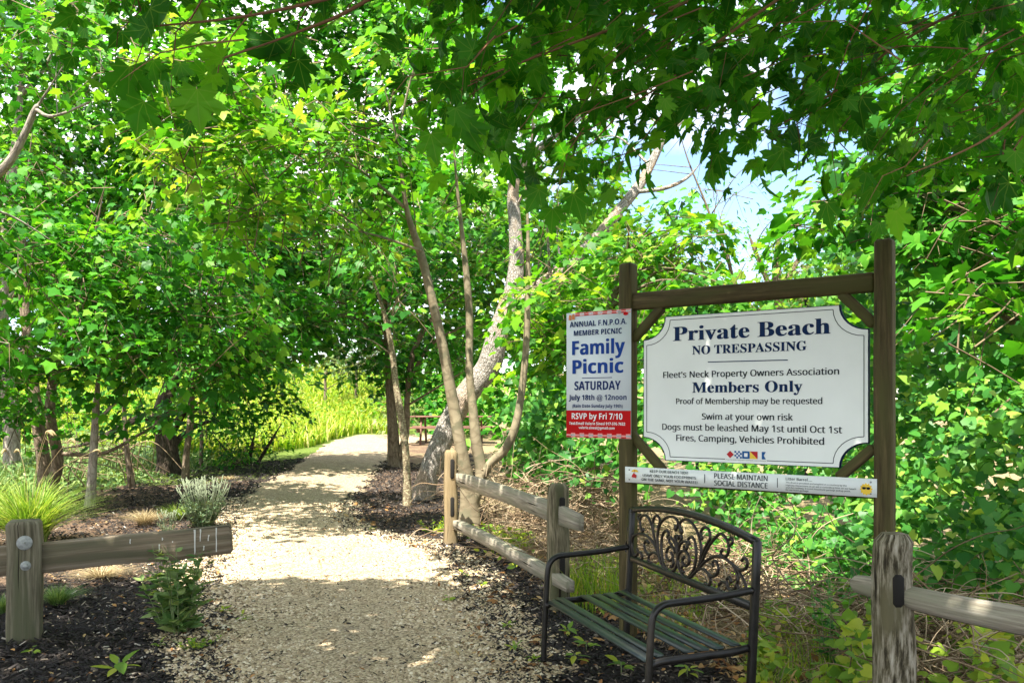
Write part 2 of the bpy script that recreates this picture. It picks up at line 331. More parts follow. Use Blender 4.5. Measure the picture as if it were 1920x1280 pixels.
def sprays(m, tmpl, C, O, nl, R, size, g, tw=None, droop=.35, flat=.11, jit=.33, rpow=1., rlo=0, rhi=1, up=.85, twl=2.0, tk=1., curl=1.):
    """flat drooping fans of leaves: C centres, O outward directions"""
    n = len(C)
    if n == 0: return
    upv = np.array([0, 0, 1.])
    Nn = unit(upv * up + O * .5 + g.normal(0, .25, (n, 3))); T = unit(O - (O * Nn).sum(-1, keepdims=True) * Nn); B = np.cross(Nn, T)
    th = g.uniform(0, 2 * np.pi, (n, nl)); rr = np.sqrt(g.random((n, nl))) * R
    c, s = np.cos(th)[..., None], np.sin(th)[..., None]; r_ = rr[..., None]
    P = C[:, None] + T[:, None] * c * r_ * 1.25 + B[:, None] * s * r_ + Nn[:, None] * (g.normal(0, flat * R, (n, nl)))[..., None] - upv * (droop * r_ ** 2 / R)
    D = T[:, None] * (c + .7) + B[:, None] * s - upv * (.45 + .5 * r_ / R * droop) + g.normal(0, .35, (n, nl, 3))
    Ln = Nn[:, None] + g.normal(0, jit, (n, nl, 3))
    P = P.reshape(-1, 3); D = D.reshape(-1, 3); Ln = Ln.reshape(-1, 3)
    ok = P[:, 2] > H(P[:, 0], P[:, 1]) + .04
    sh = np.repeat(g.normal(0, .2, n), nl)[ok]
    k0 = sum(len(f) for f, _, _ in m.F)
    leaves(m, tmpl, P[ok], Ln[ok], D[ok], size * np.repeat(g.uniform(.8, 1.15, n), nl)[ok] * g.uniform(.5, 1.2, ok.sum()), g, curl, rpow=rpow, rlo=rlo, rhi=rhi)
    f, u, r = m.F[-1]; m.F[-1] = (f, u, np.clip(r + np.repeat(sh, len(tmpl[1])), 0, 1))
    if tw is not None:
        for i in range(n):
            a = C[i] - O[i] * R * twl - upv * g.uniform(-.1, .25) * R; e = C[i] + T[i] * R * .9 - upv * droop * R * .7
            tube(tw, np.array([a, (a + C[i]) / 2 + g.normal(0, .12 * R, 3), C[i], e]), np.array([.008, .006, .005, .002]) * tk, 3, r=g.random(), cap=False)

def blob_pts(bl, R, layers, g):
    """points and outward directions through ellipsoids given as (px, py, depth, half width px, half height px, half depth m)"""
    Cs, Os = [], []
    for b in bl:
        px, py, d, rx, ry, rd = b[:6]; dens = b[6] if len(b) > 6 else 1.
        c = PX(px, py, d); ax = np.array([rx * d / F, rd, ry * d / F])
        n = max(3, int(1.38 * layers * dens * ax[0] * ax[2] / R ** 2))
        v = unit(g.normal(0, 1, (n, 3))) * (g.random(n) ** .45)[:, None]
        Cs.append(c + v * ax); o = v / ax * ax.mean(); o[:, 2] *= .4; Os.append(unit(o + g.normal(0, .3, (n, 3))))
        q = sum(np.sin((v * ax) @ g.normal(0, 2.6 / max(R / .33, 1), 3) + g.uniform(0, 6)) for _ in range(5)) + g.normal(0, .5, n)
        kp = q > -1.1; Cs[-1] = Cs[-1][kp]; Os[-1] = Os[-1][kp]
    return np.concatenate(Cs), np.concatenate(Os)

def tree(name, label, stems, blobs, leafm, barkm, tmpl=MAPLE, lsize=.13, R=.32, layers=5, nl=15, seed=1, limbs=14, group=None, twm='twig', rpow=1., twigs=True, droop=.42, cat='tree', flat=.11, up=.85, k=14, rough=.05, ws=1.):
    """stems: lists of (px, py, depth, width px), the first one the trunk from its foot up"""
    g = np.random.default_rng(seed)
    b = stems[0][0]; base = PX(*b[:3]); base[2] = H(base[0], base[1])
    t = thing(name, label, cat, base, group)
    mt = M(); tops = []
    for i, st in enumerate(stems):
        P = np.array([PX(*q[:3]) for q in st]); rad = ws * np.array([q[3] * q[2] / F / 2 for q in st])
        if i == 0: P[0, 2] = base[2] - .15; rad[0] *= 1.12
        A = crom(np.column_stack([P, rad]), 7)
        A[:, 3] *= np.interp(np.linspace(0, 1, len(A)), [0, .72, 1], [1, 1, .15])
        tube(mt, A[:, :3], np.maximum(A[:, 3], .003), k, rough, seed + i)
        tops.append(A)
    R *= 1.12; nl = int(nl * 1.3); C, O = blob_pts(blobs, R, layers, g)
    tw = M() if twigs else None; mc = M()
    if len(C):
        al = np.concatenate(tops)
        pick = g.choice(len(C), min(limbs, len(C)), replace=False)
        for i in pick:                                   # limbs reach from a stem into the crown
            q = al[np.argmin(np.linalg.norm((al[:, :3] - C[i]) * [1, 1, 1.0] + [0, 0, .5], axis=1))]
            if q[2] < base[2] + .9 and np.linalg.norm(q[:3] - C[i]) > 1.5: q = al[np.argmin(np.linalg.norm(al[:, :3] - C[i] + [0, 0, .0], axis=1) + 3 * (al[:, 2] < base[2] + 1.2))]
            dd = C[i] - q[:3]; mid = q[:3] + dd * .5 + [0, 0, .12 * np.linalg.norm(dd)] + g.normal(0, .06 * np.linalg.norm(dd), 3)
            r0 = min(q[3] * .5, .012 + .012 * np.linalg.norm(dd))
            A = crom(np.array([[*q[:3], r0], [*mid, r0 * .6], [*C[i], .005]]), 6)
            tube(mt, A[:, :3], A[:, 3], 6, .05, seed + int(i), cap=False)
        sprays(mc, tmpl, C, O, nl, R, lsize, g, tw, droop, rpow=rpow, flat=flat, up=up)
    mt.build('trunk', MT[barkm], t, smooth=True)
    if len(C): mc.build('crown', MT[leafm], t)
    if tw is not None and tw.n: tw.build('twigs', MT[twm], t)['kind'] = 'stuff'
    return t

def curtain(m, tmpl, rows, dens, lsize, g, thick=.35, lump=.35, tilt=(0, -.5, .8), rpow=1., jit=.5, droop=.6):
    """leaves over an uneven draped surface: rows of (px, py, depth) control points from bottom to top"""
    G = np.array([[PX(*q) for q in r] for r in rows]); nr, nc = G.shape[:2]
    def ev(a, b):
        x = a * (nc - 1); y = b * (nr - 1); i = np.minimum(x.astype(int), nc - 2); j = np.minimum(y.astype(int), nr - 2); fx = (x - i)[:, None]; fy = (y - j)[:, None]
        return (G[j, i] * (1 - fx) + G[j, i + 1] * fx) * (1 - fy) + (G[j + 1, i] * (1 - fx) + G[j + 1, i + 1] * fx) * fy
    area = np.linalg.norm(G[0, -1] - G[0, 0]) * np.linalg.norm(G[-1, nc // 2] - G[0, nc // 2])
    n = int(dens * area / lsize ** 2)
    a, b = g.random(n), g.random(n); P = ev(a, b)
    L_ = np.zeros(n)
    for _ in range(8):
        w = g.normal(0, 1, 3) * g.uniform(1.2, 5); L_ += np.sin(P @ w + g.uniform(0, 6))
    keep = g.random(n) < .35 + .65 * smooth(-2.2, 1.2, L_)
    tl = unit(np.array(tilt))
    P = P + tl * (L_ / 4 * lump)[:, None] + g.normal(0, 1, (n, 3)) * thick * .4
    keep &= P[:, 2] > H(P[:, 0], P[:, 1]) + .03
    P = P[keep]; n = len(P)
    Nn = tl + g.normal(0, jit, (n, 3)); D = g.normal(0, .6, (n, 3)) + np.array([0, -.2, -droop])
    leaves(m, tmpl, P, Nn, D, lsize * g.uniform(.45, 1.2, n), g, rpow=rpow)
    return P

def blades(m, P, h, w, lean, g, seg=3, rlo=0, rhi=1, curve=1.):
    """grass blades: lean (n,3) horizontal lean of the tip"""
    n = len(P); t = np.linspace(0, 1, seg + 1); side = unit(np.cross(lean + g.normal(0, .05, (n, 3)), [0, 0, 1.]))
    h = np.broadcast_to(h, (n,)); w = np.broadcast_to(w, (n,))
    V = []
    for q in t:
        c = P + lean * (q ** (1 + curve))[..., None] if False else P + lean * q ** (1 + curve) + np.outer(h * (q - .22 * curve * q ** 3), [0, 0, 1])
        ww = (w * (1 - q ** 2 * .92) / 2)[:, None] * side; V += [c - ww, c + ww]
    V = np.stack(V, 1); k = V.shape[1]
    Q = np.array([(2 * i, 2 * i + 1, 2 * i + 3, 2 * i + 2) for i in range(seg)])
    r = rlo + (rhi - rlo) * g.random(n)
    m.add(V.reshape(-1, 3), ((np.arange(n) * k)[:, None, None] + Q[None]).reshape(-1, 4), r=np.repeat(r, seg))

def mats_ground():
    m, nt, N, L, b = mat('soil and mulch')
    a = N.new('ShaderNodeAttribute'); a.attribute_name = 'zone'
    sp = N.new('ShaderNodeSeparateColor'); L.new(a.outputs['Color'], sp.inputs[0])
    t = N.new('ShaderNodeTexCoord')
    n1 = N.new('ShaderNodeTexNoise'); n1.inputs['Scale'].default_value = 38; n1.inputs['Detail'].default_value = 8; n1.inputs['Roughness'].default_value = .75; L.new(t.outputs['Object'], n1.inputs['Vector'])
    n2 = N.new('ShaderNodeTexNoise'); n2.inputs['Scale'].default_value = 2.2; n2.inputs['Detail'].default_value = 5; L.new(t.outputs['Object'], n2.inputs['Vector'])
    mul = ramp(nt, [(.3, (.010, .008, .008)), (.55, (.028, .022, .019)), (.70, (.06, .046, .037)), (.82, (.16, .12, .09))])
    red = ramp(nt, [(.3, (.06, .038, .025)), (.55, (.16, .105, .07)), (.75, (.32, .24, .17))])
    dry = ramp(nt, [(.3, (.09, .065, .035)), (.5, (.24, .185, .10)), (.75, (.42, .35, .22))])
    grn = ramp(nt, [(.3, (.03, .06, .012)), (.55, (.12, .17, .03)), (.75, (.3, .3, .08))])
    for r in (mul, red, dry, grn): L.new(n1.outputs['Fac'], r.inputs[0])
    def soft(ch, nf):
        q = N.new('ShaderNodeMath'); q.operation = 'ADD'; L.new(ch, q.inputs[0])
        s = N.new('ShaderNodeMath'); s.operation = 'MULTIPLY_ADD'; s.inputs[1].default_value = .9; s.inputs[2].default_value = -.45; L.new(nf, s.inputs[0]); L.new(s.outputs[0], q.inputs[1])
        r = ramp(nt, [(.38, (0, 0, 0)), (.62, (1, 1, 1))]); L.new(q.outputs[0], r.inputs[0]); return r.outputs[0]
    col = mul.outputs[0]
    for ch, r in (('Red', red), ('Green', grn), ('Blue', dry)):
        x = N.new('ShaderNodeMixRGB'); L.new(soft(sp.outputs[ch], n2.outputs['Fac']), x.inputs[0]); L.new(col, x.inputs[1]); L.new(r.outputs[0], x.inputs[2]); col = x.outputs[0]
    L.new(col, b.inputs['Base Color']); b.inputs['Roughness'].default_value = .95; b.inputs['Specular IOR Level'].default_value = .15
    bp = N.new('ShaderNodeBump'); bp.inputs['Strength'].default_value = .9; bp.inputs['Distance'].default_value = .02; L.new(n1.outputs['Fac'], bp.inputs['Height']); L.new(bp.outputs[0], b.inputs['Normal'])
    return m

# ------------------------------------------------------------------ ground and path
def axis(lo, hi, near, step, grow):
    v = [near[0]]
    while v[-1] < near[1]: v.append(v[-1] + step)
    s = step
    while v[-1] < hi: s *= grow; v.append(v[-1] + s)
    s = step
    while v[0] > lo: s *= grow; v.insert(0, v[0] - s)
    return np.array(v)
gx = axis(-300, 300, (-6, 5), .11, 1.13); gy = axis(-80, 400, (1.5, 13), .11, 1.10)
X, Y = np.meshgrid(gx, gy); Z = H(X, Y)
micro = np.zeros_like(X)
for _ in range(14):
    a = rng.uniform(0, 6.28); f_ = rng.uniform(2, 14); micro += np.sin((X * np.cos(a) + Y * np.sin(a)) * f_ + rng.uniform(0, 6))
Z = Z - .012 + micro * .0028 * (np.abs(X) < 12)
gm = M(); ny, nx = X.shape
ii, jj = np.meshgrid(np.arange(ny - 1), np.arange(nx - 1), indexing='ij')
gm.add(np.stack([X, Y, Z], -1), np.stack([ii * nx + jj, ii * nx + jj + 1, (ii + 1) * nx + jj + 1, (ii + 1) * nx + jj], -1).reshape(-1, 4))
ground = gm.build('ground', mats_ground(), smooth=True); meta(ground, 'dark mulch and leaf litter ground on both sides of the path', 'ground', kind='structure')
# zones: red-brown litter, green, dry straw
fence_x = np.interp(Y, [2, 3.2, 6.1, 9, 14], [2.2, 1.45, .38, -.6, -1.3])
zr = smooth(5.5, 8, Y) * .75 * (X < fence_x + .2) + .5 * smooth(.0, .35, X - fence_x) * smooth(3.4, 4.4, Y)
zg = np.maximum(smooth(14, 17, Y - X * .0) * smooth(-1.8, -3.6, X + (Y - 14) * .02), smooth(24, 28, Y)) * .9
zb = smooth(.15, .7, X - fence_x) * smooth(4.3, 5.2, Y) * .85
zb = np.maximum(zb, .45 * smooth(17, 19, Y) * smooth(-3.4, -2.8, X) * (1 - smooth(30, 34, Y)))
ca = ground.data.attributes.new('zone', 'FLOAT_COLOR', 'POINT')
ca.data.foreach_set('color', np.stack([zr, zg, zb, np.ones_like(zr)], -1).astype(np.float32).ravel())

EDGE = [(1280, 372, 960), (1200, 385, 950), (1150, 388, 915), (1100, 382, 885), (1050, 395, 850), (1015, 428, 760), (985, 432, 655), (950, 436, 640), (915, 470, 690), (890, 520, 705), (865, 560, 722), (848, 590, 735), (835, 608, 760), (824, 634, 800), (815, 670, 850)]
pl = np.array([gp(l, y)[:2] for y, l, r in EDGE]); pr = np.array([gp(r, y)[:2] for y, l, r in EDGE])
pl = np.concatenate([[(-2.4, 1.2), (-2.0, 3.0)], pl]); pr = np.concatenate([[(.35, 1.2), (.15, 3.0)], pr])
pl = crom(pl, 12); pr = crom(pr, 12)
def edge_noise(P, amp, s):
    g = np.random.default_rng(s); t = np.arange(len(P)); a = sum(np.sin(t * g.uniform(.15, 1.5) + g.uniform(0, 6)) for _ in range(6)) / 3
    return P + np.column_stack([a * amp, 0 * a])
pl = edge_noise(pl, .09, 3); pr = edge_noise(pr, .09, 4)
nc = 30; q = np.linspace(0, 1, nc)[None, :, None]
PP = pl[:, None] * (1 - q) + pr[:, None] * q
xx, yy = PP[..., 0], PP[..., 1]; crown_ = .012 * (1 - (2 * q[..., 0] - 1) ** 2)
micro = sum(np.sin(xx * rng.uniform(-14, 14) + yy * rng.uniform(-14, 14) + rng.uniform(0, 6)) for _ in range(10)) * .0012
zz = H(xx, yy) + .006 + crown_ + micro
def path_mat():
    m, nt, N, L, b = mat('pale pea gravel')
    t = N.new('ShaderNodeTexCoord')
    v = N.new('ShaderNodeTexVoronoi'); v.inputs['Scale'].default_value = 70; L.new(t.outputs['Object'], v.inputs['Vector'])
    sp = N.new('ShaderNodeSeparateColor'); L.new(v.outputs['Color'], sp.inputs[0])
    r = ramp(nt, [(0, (.13, .09, .05)), (.3, (.28, .205, .12)), (.65, (.43, .33, .205)), (1, (.56, .46, .32))]); L.new(sp.outputs[0], r.inputs[0])
    n = N.new('ShaderNodeTexNoise'); n.inputs['Scale'].default_value = 3.5; n.inputs['Detail'].default_value = 6; L.new(t.outputs['Object'], n.inputs['Vector'])
    rn = ramp(nt, [(.58, (0, 0, 0)), (.75, (.75, .75, .75))]); L.new(n.outputs['Fac'], rn.inputs[0])
    x = N.new('ShaderNodeMixRGB'); L.new(rn.outputs[0], x.inputs[0]); L.new(r.outputs[0], x.inputs[1]); x.inputs[2].default_value = (.13, .095, .065, 1)
    L.new(x.outputs[0], b.inputs['Base Color']); b.inputs['Roughness'].default_value = .9
    bp = N.new('ShaderNodeBump'); bp.invert = True; bp.inputs['Strength'].default_value = .9; bp.inputs['Distance'].default_value = .012; L.new(v.outputs['Distance'], bp.inputs['Height']); L.new(bp.outputs[0], b.inputs['Normal'])
    return m
pm = M(); nr = len(pl)
ii, jj = np.meshgrid(np.arange(nr - 1), np.arange(nc - 1), indexing='ij')
pm.add(np.stack([xx, yy, zz], -1), np.stack([ii * nc + jj, ii * nc + jj + 1, (ii + 1) * nc + jj + 1, (ii + 1) * nc + jj], -1).reshape(-1, 4))
meta(pm.build('path', path_mat(), smooth=True), 'pale gravel path curving away under the trees', 'path', kind='structure')

def path_lr(y): return np.interp(y, pl[:, 1], pl[:, 0]), np.interp(y, pr[:, 1], pr[:, 0])
# pebbles
g = np.random.default_rng(11)
PEB = unit(np.array([(1, 0, 0), (-1, 0, 0), (0, 1, 0), (0, -1, 0), (0, 0, 1), (0, 0, -1.), (.7, .7, 0), (-.7, .7, 0), (.7, -.7, 0), (-.7, -.7, 0)]))
PT = np.array([(4, 0, 6), (4, 6, 2), (4, 2, 7), (4, 7, 1), (4, 1, 9), (4, 9, 3), (4, 3, 8), (4, 8, 0)])
def pebbles(m, P, s, g):
    n = len(P); V = PEB[None] * g.uniform(.6, 1.25, (n, 10, 1)) * (s[:, None] * g.uniform(.7, 1.3, (n, 3)) * [1, 1, .62])[:, None]
    a = g.uniform(0, 6.28, n); c, sn = np.cos(a)[:, None], np.sin(a)[:, None]
    V = np.stack([V[..., 0] * c - V[..., 1] * sn, V[..., 0] * sn + V[..., 1] * c, V[..., 2]], -1) + P[:, None]
    m.add(V.reshape(-1, 3), ((np.arange(n) * 10)[:, None, None] + PT[None]).reshape(-1, 3), r=np.repeat(g.random(n), 8))
m = M(); n = 62000
y = 3.7 + (13 - 3.7) * g.random(n) ** 1.7; l, r = path_lr(y); x = l + (r - l) * (g.beta(.85, .85, n) * 1.24 - .12) + g.normal(0, .05, n)
pebbles(m, np.stack([x, y, H(x, y) + .012], -1), g.uniform(.006, .0155, n) * (1 + .02 * y), g)
n = 1500; y = g.uniform(3.8, 8, n); l, r = path_lr(y); x = np.where(g.random(n) < .5, l - g.exponential(.35, n), r + g.exponential(.35, n))
pebbles(m, np.stack([x, y, H(x, y) + .008], -1), g.uniform(.006, .012, n), g)
meta(m.build('gravel', MT['pebble']), 'loose tan pea gravel covering the path', 'gravel', kind='stuff')
# mulch chips
m = M(); n = 60000
y = 3.4 + (19 - 3.4) * g.random(n) ** 1.8; l, r = path_lr(y)
fx = np.interp(y, [2, 3.2, 6.1, 9, 14, 19], [2.6, 1.9, .75, -.3, -.7, -.6])
side = g.random(n) < .55
x = np.where(side, l + .12 - g.exponential(1.1, n) * (1 + y * .05), r - .12 + g.random(n) * (np.maximum(fx - r, .2) + .25))
on = (g.random(n) < .022) & (y < 11); x = np.where(on, l + (r - l) * g.beta(.6, .6, n), x); keep = (x > -7) & (x < 3.5); x, y = x[keep], y[keep]; n = len(x)
a = g.uniform(0, 6.28, n); ln = g.uniform(.008, .023, n) * (1 + y * .03); ln = np.where(on[keep], ln * .6, ln); w = ln * g.uniform(.18, .45, n); tl = g.normal(0, .3, n)
dx = np.stack([np.cos(a), np.sin(a), tl], -1) * ln[:, None]; dy = np.stack([-np.sin(a), np.cos(a), g.normal(0, .4, n)], -1) * w[:, None]
c0 = np.stack([x, y, H(x, y) + .006 + np.abs(tl) * ln * .8], -1); th = np.array([0, 0, .006])
c0[:, 2] += .018 * on[keep]; V = np.stack([c0 - dx - dy, c0 + dx - dy * .7, c0 + dx * .9 + dy, c0 - dx * 1.1 + dy * .8, c0 - dx * .9 + th, c0 + dx * .9 + th], 1)
FQ = np.array([(0, 1, 5, 4), (2, 3, 4, 5)]); FT = np.array([(1, 2, 5), (3, 0, 4)])
rr = g.random(n)
o = (np.arange(n) * 6)[:, None, None]
m.add(V.reshape(-1, 3), [(o + FQ).reshape(-1, 4), (o + FT).reshape(-1, 3)], r=None)
m.F[-2] = (m.F[-2][0], None, np.repeat(rr, 2)); m.F[-1] = (m.F[-1][0], None, np.repeat(rr, 2))
meta(m.build('mulch', MT['mulch']), 'dark shredded bark mulch beside the path', 'mulch', kind='stuff')
# fallen leaves
m = M(); n = 900
y = 3.6 + 9 * g.random(n) ** 1.5; l, r = path_lr(y); x = np.where(g.random(n) < .45, l + .2 - g.exponential(.7, n), r - .25 + g.exponential(.9, n))
P = np.stack([x, y, H(x, y) + .02], -1)
leaves(m, OVATE, P, np.array([0, 0, 1.]) + g.normal(0, .35, (n, 3)), g.normal(0, 1, (n, 3)), g.uniform(.025, .06, n), g, curl=2)
k = np.flatnonzero(x > r - .1)[:70]; leaves(m, MAPLE, P[k] + [.15, .1, .01], np.array([0, 0, 1.]) + g.normal(0, .4, (len(k), 3)), g.normal(0, 1, (len(k), 3)), g.uniform(.05, .09, len(k)), g, curl=2)
n = 1500; y = g.uniform(3.6, 8.5, n); x = np.interp(y, [2, 3.2, 6.1, 9, 14], [2.2, 1.5, .5, -.45, -1.1]) + .05 + g.exponential(.8, n)
P = np.stack([x, y, H(x, y) + g.uniform(.01, .08, n)], -1); leaves(m, OVATE, P, np.array([0, 0, 1.]) + g.normal(0, .5, (n, 3)), g.normal(0, 1, (n, 3)), g.uniform(.03, .075, n), g, curl=2.5)
n = 260; y = 4 + 10 * g.random(n) ** 1.4; l, r = path_lr(y); x = l + (r - l) * g.random(n)
leaves(m, LANCE, np.stack([x, y, H(x, y) + .03], -1), np.array([0, 0, 1.]) + g.normal(0, .3, (n, 3)), g.normal(0, 1, (n, 3)), g.uniform(.02, .05, n), g, curl=2)
meta(m.build('fallen_leaves', MT['litter']), 'brown fallen leaves lying on the mulch', 'fallen leaves', kind='stuff')
# ------------------------------------------------------------------ sign frame, sign board, poster and notice strip
MT['post_dark'] = wood('dark olive treated post', [(.3, (.030, .021, .009)), (.5, (.07, .052, .021)), (.7, (.14, .105, .045))], 3, 45, .5, .7, blot=(.075, .070, .022), crack=.3)
MT['post_grey'] = wood('weathered grey rail', [(.3, (.12, .10, .075)), (.5, (.27, .235, .185)), (.7, (.42, .38, .31))], 3.5, 60, .8, .9, blot=(.22, .21, .15), crack=.5)
MT['post_mossy'] = wood('weathered mossy post', [(.3, (.045, .038, .026)), (.5, (.16, .135, .085)), (.7, (.34, .29, .20))], 5, 48, 1, .95, blot=(.085, .085, .045), crack=.6)
MT['post_tan'] = wood('tan split cedar post', [(.3, (.12, .085, .045)), (.5, (.25, .185, .10)), (.7, (.36, .28, .17))], 3, 40, .7, .85, blot=(.2, .15, .085), crack=.35)
MT['post_peel'] = wood('peeling post', [(.38, (.03, .024, .016)), (.46, (.09, .075, .045)), (.55, (.27, .235, .175)), (.7, (.45, .41, .335))], 8, 42, 1, .95, blot=(.12, .105, .06), crack=.5)
MT['gate_wood'] = wood('old treated gate timber', [(.3, (.06, .053, .033)), (.5, (.15, .13, .088)), (.7, (.28, .25, .18))], 2.5, 55, .8, .85, blot=(.10, .10, .058), crack=.55)
MT['table_wood'] = wood('red brown stained plank', [(.3, (.10, .05, .035)), (.6, (.21, .11, .08)), (.8, (.32, .2, .16))], 2, 20, .4, .7)
MT['sign_white'] = plain('white sign panel', (.86, .88, .85), .4, spec=.25, var=.09, scale=2.2)
MT['paper'] = plain('white vinyl panel', (.74, .78, .82), .4, spec=.2, var=.04, scale=3)
MT['hole_shade'] = plain('painted hole shade', (.008, .006, .004), .9)  # near-black colour standing for the shade inside the rail holes
MT['navy'] = plain('navy paint', (.006, .024, .085), .6, spec=.12)
MT['navy_dark'] = plain('navy edge', (.008, .02, .06), .6, spec=.12)
MT['ink'] = plain('dark ink', (.006, .012, .02), .6, spec=.12)
MT['blue_ink'] = plain('blue ink', (.012, .055, .29), .6, spec=.12)
MT['red'] = plain('red print', (.5, .004, .006), .6, spec=.12)
MT['pink'] = plain('pale red print', (.78, .28, .26), .4)
MT['yellow'] = plain('yellow print', (.85, .55, .03), .4)
MT['orange'] = plain('orange print', (.65, .19, .03), .4)
MT['flag_red'] = plain('flag red', (.5, .03, .035), .6, spec=.12)
MT['flag_blue'] = plain('flag blue', (.015, .10, .30), .6, spec=.12)
MT['white_ink'] = plain('white print', (.85, .85, .85), .4)
MT['black_metal'] = plain('black iron', (.012, .012, .013), .45, .6)
MT['galv'] = plain('galvanised steel', (.36, .37, .36), .6, .35, var=.3, scale=60)

PL = np.array([.738, 5.42]); PR = np.array([1.965, 4.50])
U = np.array([*(unit(PR - PL)), 0.]); NF = np.array([U[1], -U[0], 0]); UP = np.array([0, 0, 1.])
if NF[1] > 0: NF = -NF
class Plane:
    def __init__(s, off): s.O = np.array([*PL, 0.]) + NF * off
    def at(s, px, py):
        dr = np.array([(px - CX) / F, 1, (HY - py) / F]); e = np.array([0, 0, EYE])
        t = ((s.O - e) @ NF) / (dr @ NF); p = e + dr * t; return (p - s.O) @ U, p[2]
    def P(s, u, v, lift=0.):
        u = np.asarray(u, float); v = np.asarray(v, float)
        return s.O + u[..., None] * U + v[..., None] * UP + NF * lift

SANS, SERIFB, SANSB = (0x1D5A0, 0x1D5BA, 0x1D7E2), (0x1D400, 0x1D41A, 0x1D7CE), (0x1D5D4, 0x1D5EE, 0x1D7EC)
def styled(s, st):
    if st is None: return s
    o = ''
    for ch in s:
        if 'A' <= ch <= 'Z': o += chr(st[0] + ord(ch) - 65)
        elif 'a' <= ch <= 'z': o += chr(st[1] + ord(ch) - 97)
        elif '0' <= ch <= '9': o += chr(st[2] + ord(ch) - 48)
        else: o += ch
    return o
def text_mesh(s, st, off):
    c = bpy.data.curves.new('lettering', 'FONT'); c.body = styled(s, st); c.offset = off; c.resolution_u = 3
    o = bpy.data.objects.new('lettering', c); COL.objects.link(o)
    me = bpy.data.meshes.new_from_object(o.evaluated_get(bpy.context.evaluated_depsgraph_get()))
    V = np.empty(len(me.vertices) * 3); me.vertices.foreach_get('co', V); V = V.reshape(-1, 3)[:, :2]
    Fs = [list(p.vertices) for p in me.polygons]
    bpy.data.objects.remove(o); bpy.data.curves.remove(c); bpy.data.meshes.remove(me); return V, Fs
CAPH = {}
def caph(st, off):
    k = (st, off)
    if k not in CAPH:
        V, _ = text_mesh('H', st, off); CAPH[k] = V[:, 1].max() - V[:, 1].min()
    return CAPH[k]
def put_text(m, pl_, s, L_, R_, cap, st=SANS, off=0., lift=.0015, bold=0.):
    """one line of lettering whose base line runs between two points of the photo"""
    (u0, v0), (u1, v1) = pl_.at(*L_), pl_.at(*R_); v = (v0 + v1) / 2
    _, va = pl_.at((L_[0] + R_[0]) / 2, (L_[1] + R_[1]) / 2 - cap); _, vb = pl_.at((L_[0] + R_[0]) / 2, (L_[1] + R_[1]) / 2)
    V, Fs = text_mesh(s, st, off); sx = (u1 - u0) / (V[:, 0].max() - V[:, 0].min()); sy = (va - vb) / caph(st, off)
    by = {}
    for f in Fs: by.setdefault(len(f), []).append(f)
    for i, q in enumerate(np.linspace(-1, 1, 3) if bold else (0.,)):
        w = 1 - 2 * bold / (V[:, 0].max() - V[:, 0].min())
        m.add(pl_.P(u0 + ((V[:, 0] - V[:, 0].min()) * w + bold * (1 + q)) * sx, v + V[:, 1] * sy, lift + i * .0003), [np.array(f) for f in by.values()])
def flat(m, pl_, uvs, lift, r=.5):
    uvs = np.array(uvs, float); m.add(pl_.P(uvs[:, 0], uvs[:, 1], lift), np.arange(len(uvs)), r=r)
def strip(m, pl_, uvs, w, lift, closed=False):
    """thin drawn line of width w"""
    q = np.array(uvs, float)
    if closed: q = np.concatenate([q, q[:1]])
    T = unit(np.gradient(q, axis=0)); Nn = np.column_stack([-T[:, 1], T[:, 0]])
    a, b = q + Nn * w / 2, q - Nn * w / 2; n = len(q)
    V = np.concatenate([pl_.P(a[:, 0], a[:, 1], lift), pl_.P(b[:, 0], b[:, 1], lift)]); i = np.arange(n - 1)
    m.add(V, np.stack([i, i + n, i + n + 1, i + 1], -1))
def rect(m, pl_, u0, v0, u1, v1, lift): flat(m, pl_, [(u0, v0), (u1, v0), (u1, v1), (u0, v1)], lift)
def disc(m, pl_, u, v, ru, rv, lift, n=20): 
    th = np.linspace(0, 2 * np.pi, n, endpoint=False); flat(m, pl_, np.column_stack([u + ru * np.cos(th), v + rv * np.sin(th)]), lift)
def slab(m, pl_, uvs, thick, lift0):
    """solid panel with the outline uvs"""
    q = np.array(uvs, float); n = len(q); A = pl_.P(q[:, 0], q[:, 1], lift0); B = pl_.P(q[:, 0], q[:, 1], lift0 - thick); i = np.arange(n); j = (i + 1) % n
    m.add(np.concatenate([A, B]), [np.stack([i, j, j + n, i + n], -1)[:, ::-1], np.arange(n), np.arange(n)[::-1] + n])

fr = thing('sign_frame', 'dark olive wooden frame of two posts and a crossbeam holding the white beach sign', 'sign frame', [*PL, 0])
for c, top, sd in ((PL, 2.372, 3), (PR, 2.347, 4)):
    m = M(); beam(m, [*c, -.2], [*c, top], .092, .092, up=NF, bev=.010, n=16, rough=.0015, seed=sd, endin=.012); m.build('post', MT['post_dark'], fr, smooth=False)
pc = Plane(0.)
LU = float(np.linalg.norm(PR - PL))
m = M(); beam(m, pc.P(.036, 2.128, -.0), pc.P(LU - .047, 2.128), .062, .105, bev=.008, n=14, rough=.0012, seed=5); m.build('crossbeam', MT['post_dark'], fr)
m = M(); beam(m, pc.P(.047, 1.015, -.008), pc.P(LU - .047, 1.015, -.008), .05, .07, bev=.006, n=10, rough=.001, seed=6); m.build('crossbeam', MT['post_dark'], fr)
for a, b in (((1188, 637), (1243, 575)), ((1577, 549), (1641, 610)), ((1184, 812), (1246, 884)), ((1572, 896), (1640, 838))):
    (u0, v0), (u1, v1) = pc.at(*a), pc.at(*b)
    m = M(); beam(m, pc.P(u0, v0, .004), pc.P(u1, v1, .004), .042, .056, bev=.005, n=6, rough=.0008, seed=int(a[0])); m.build('brace', MT['post_dark'], fr)

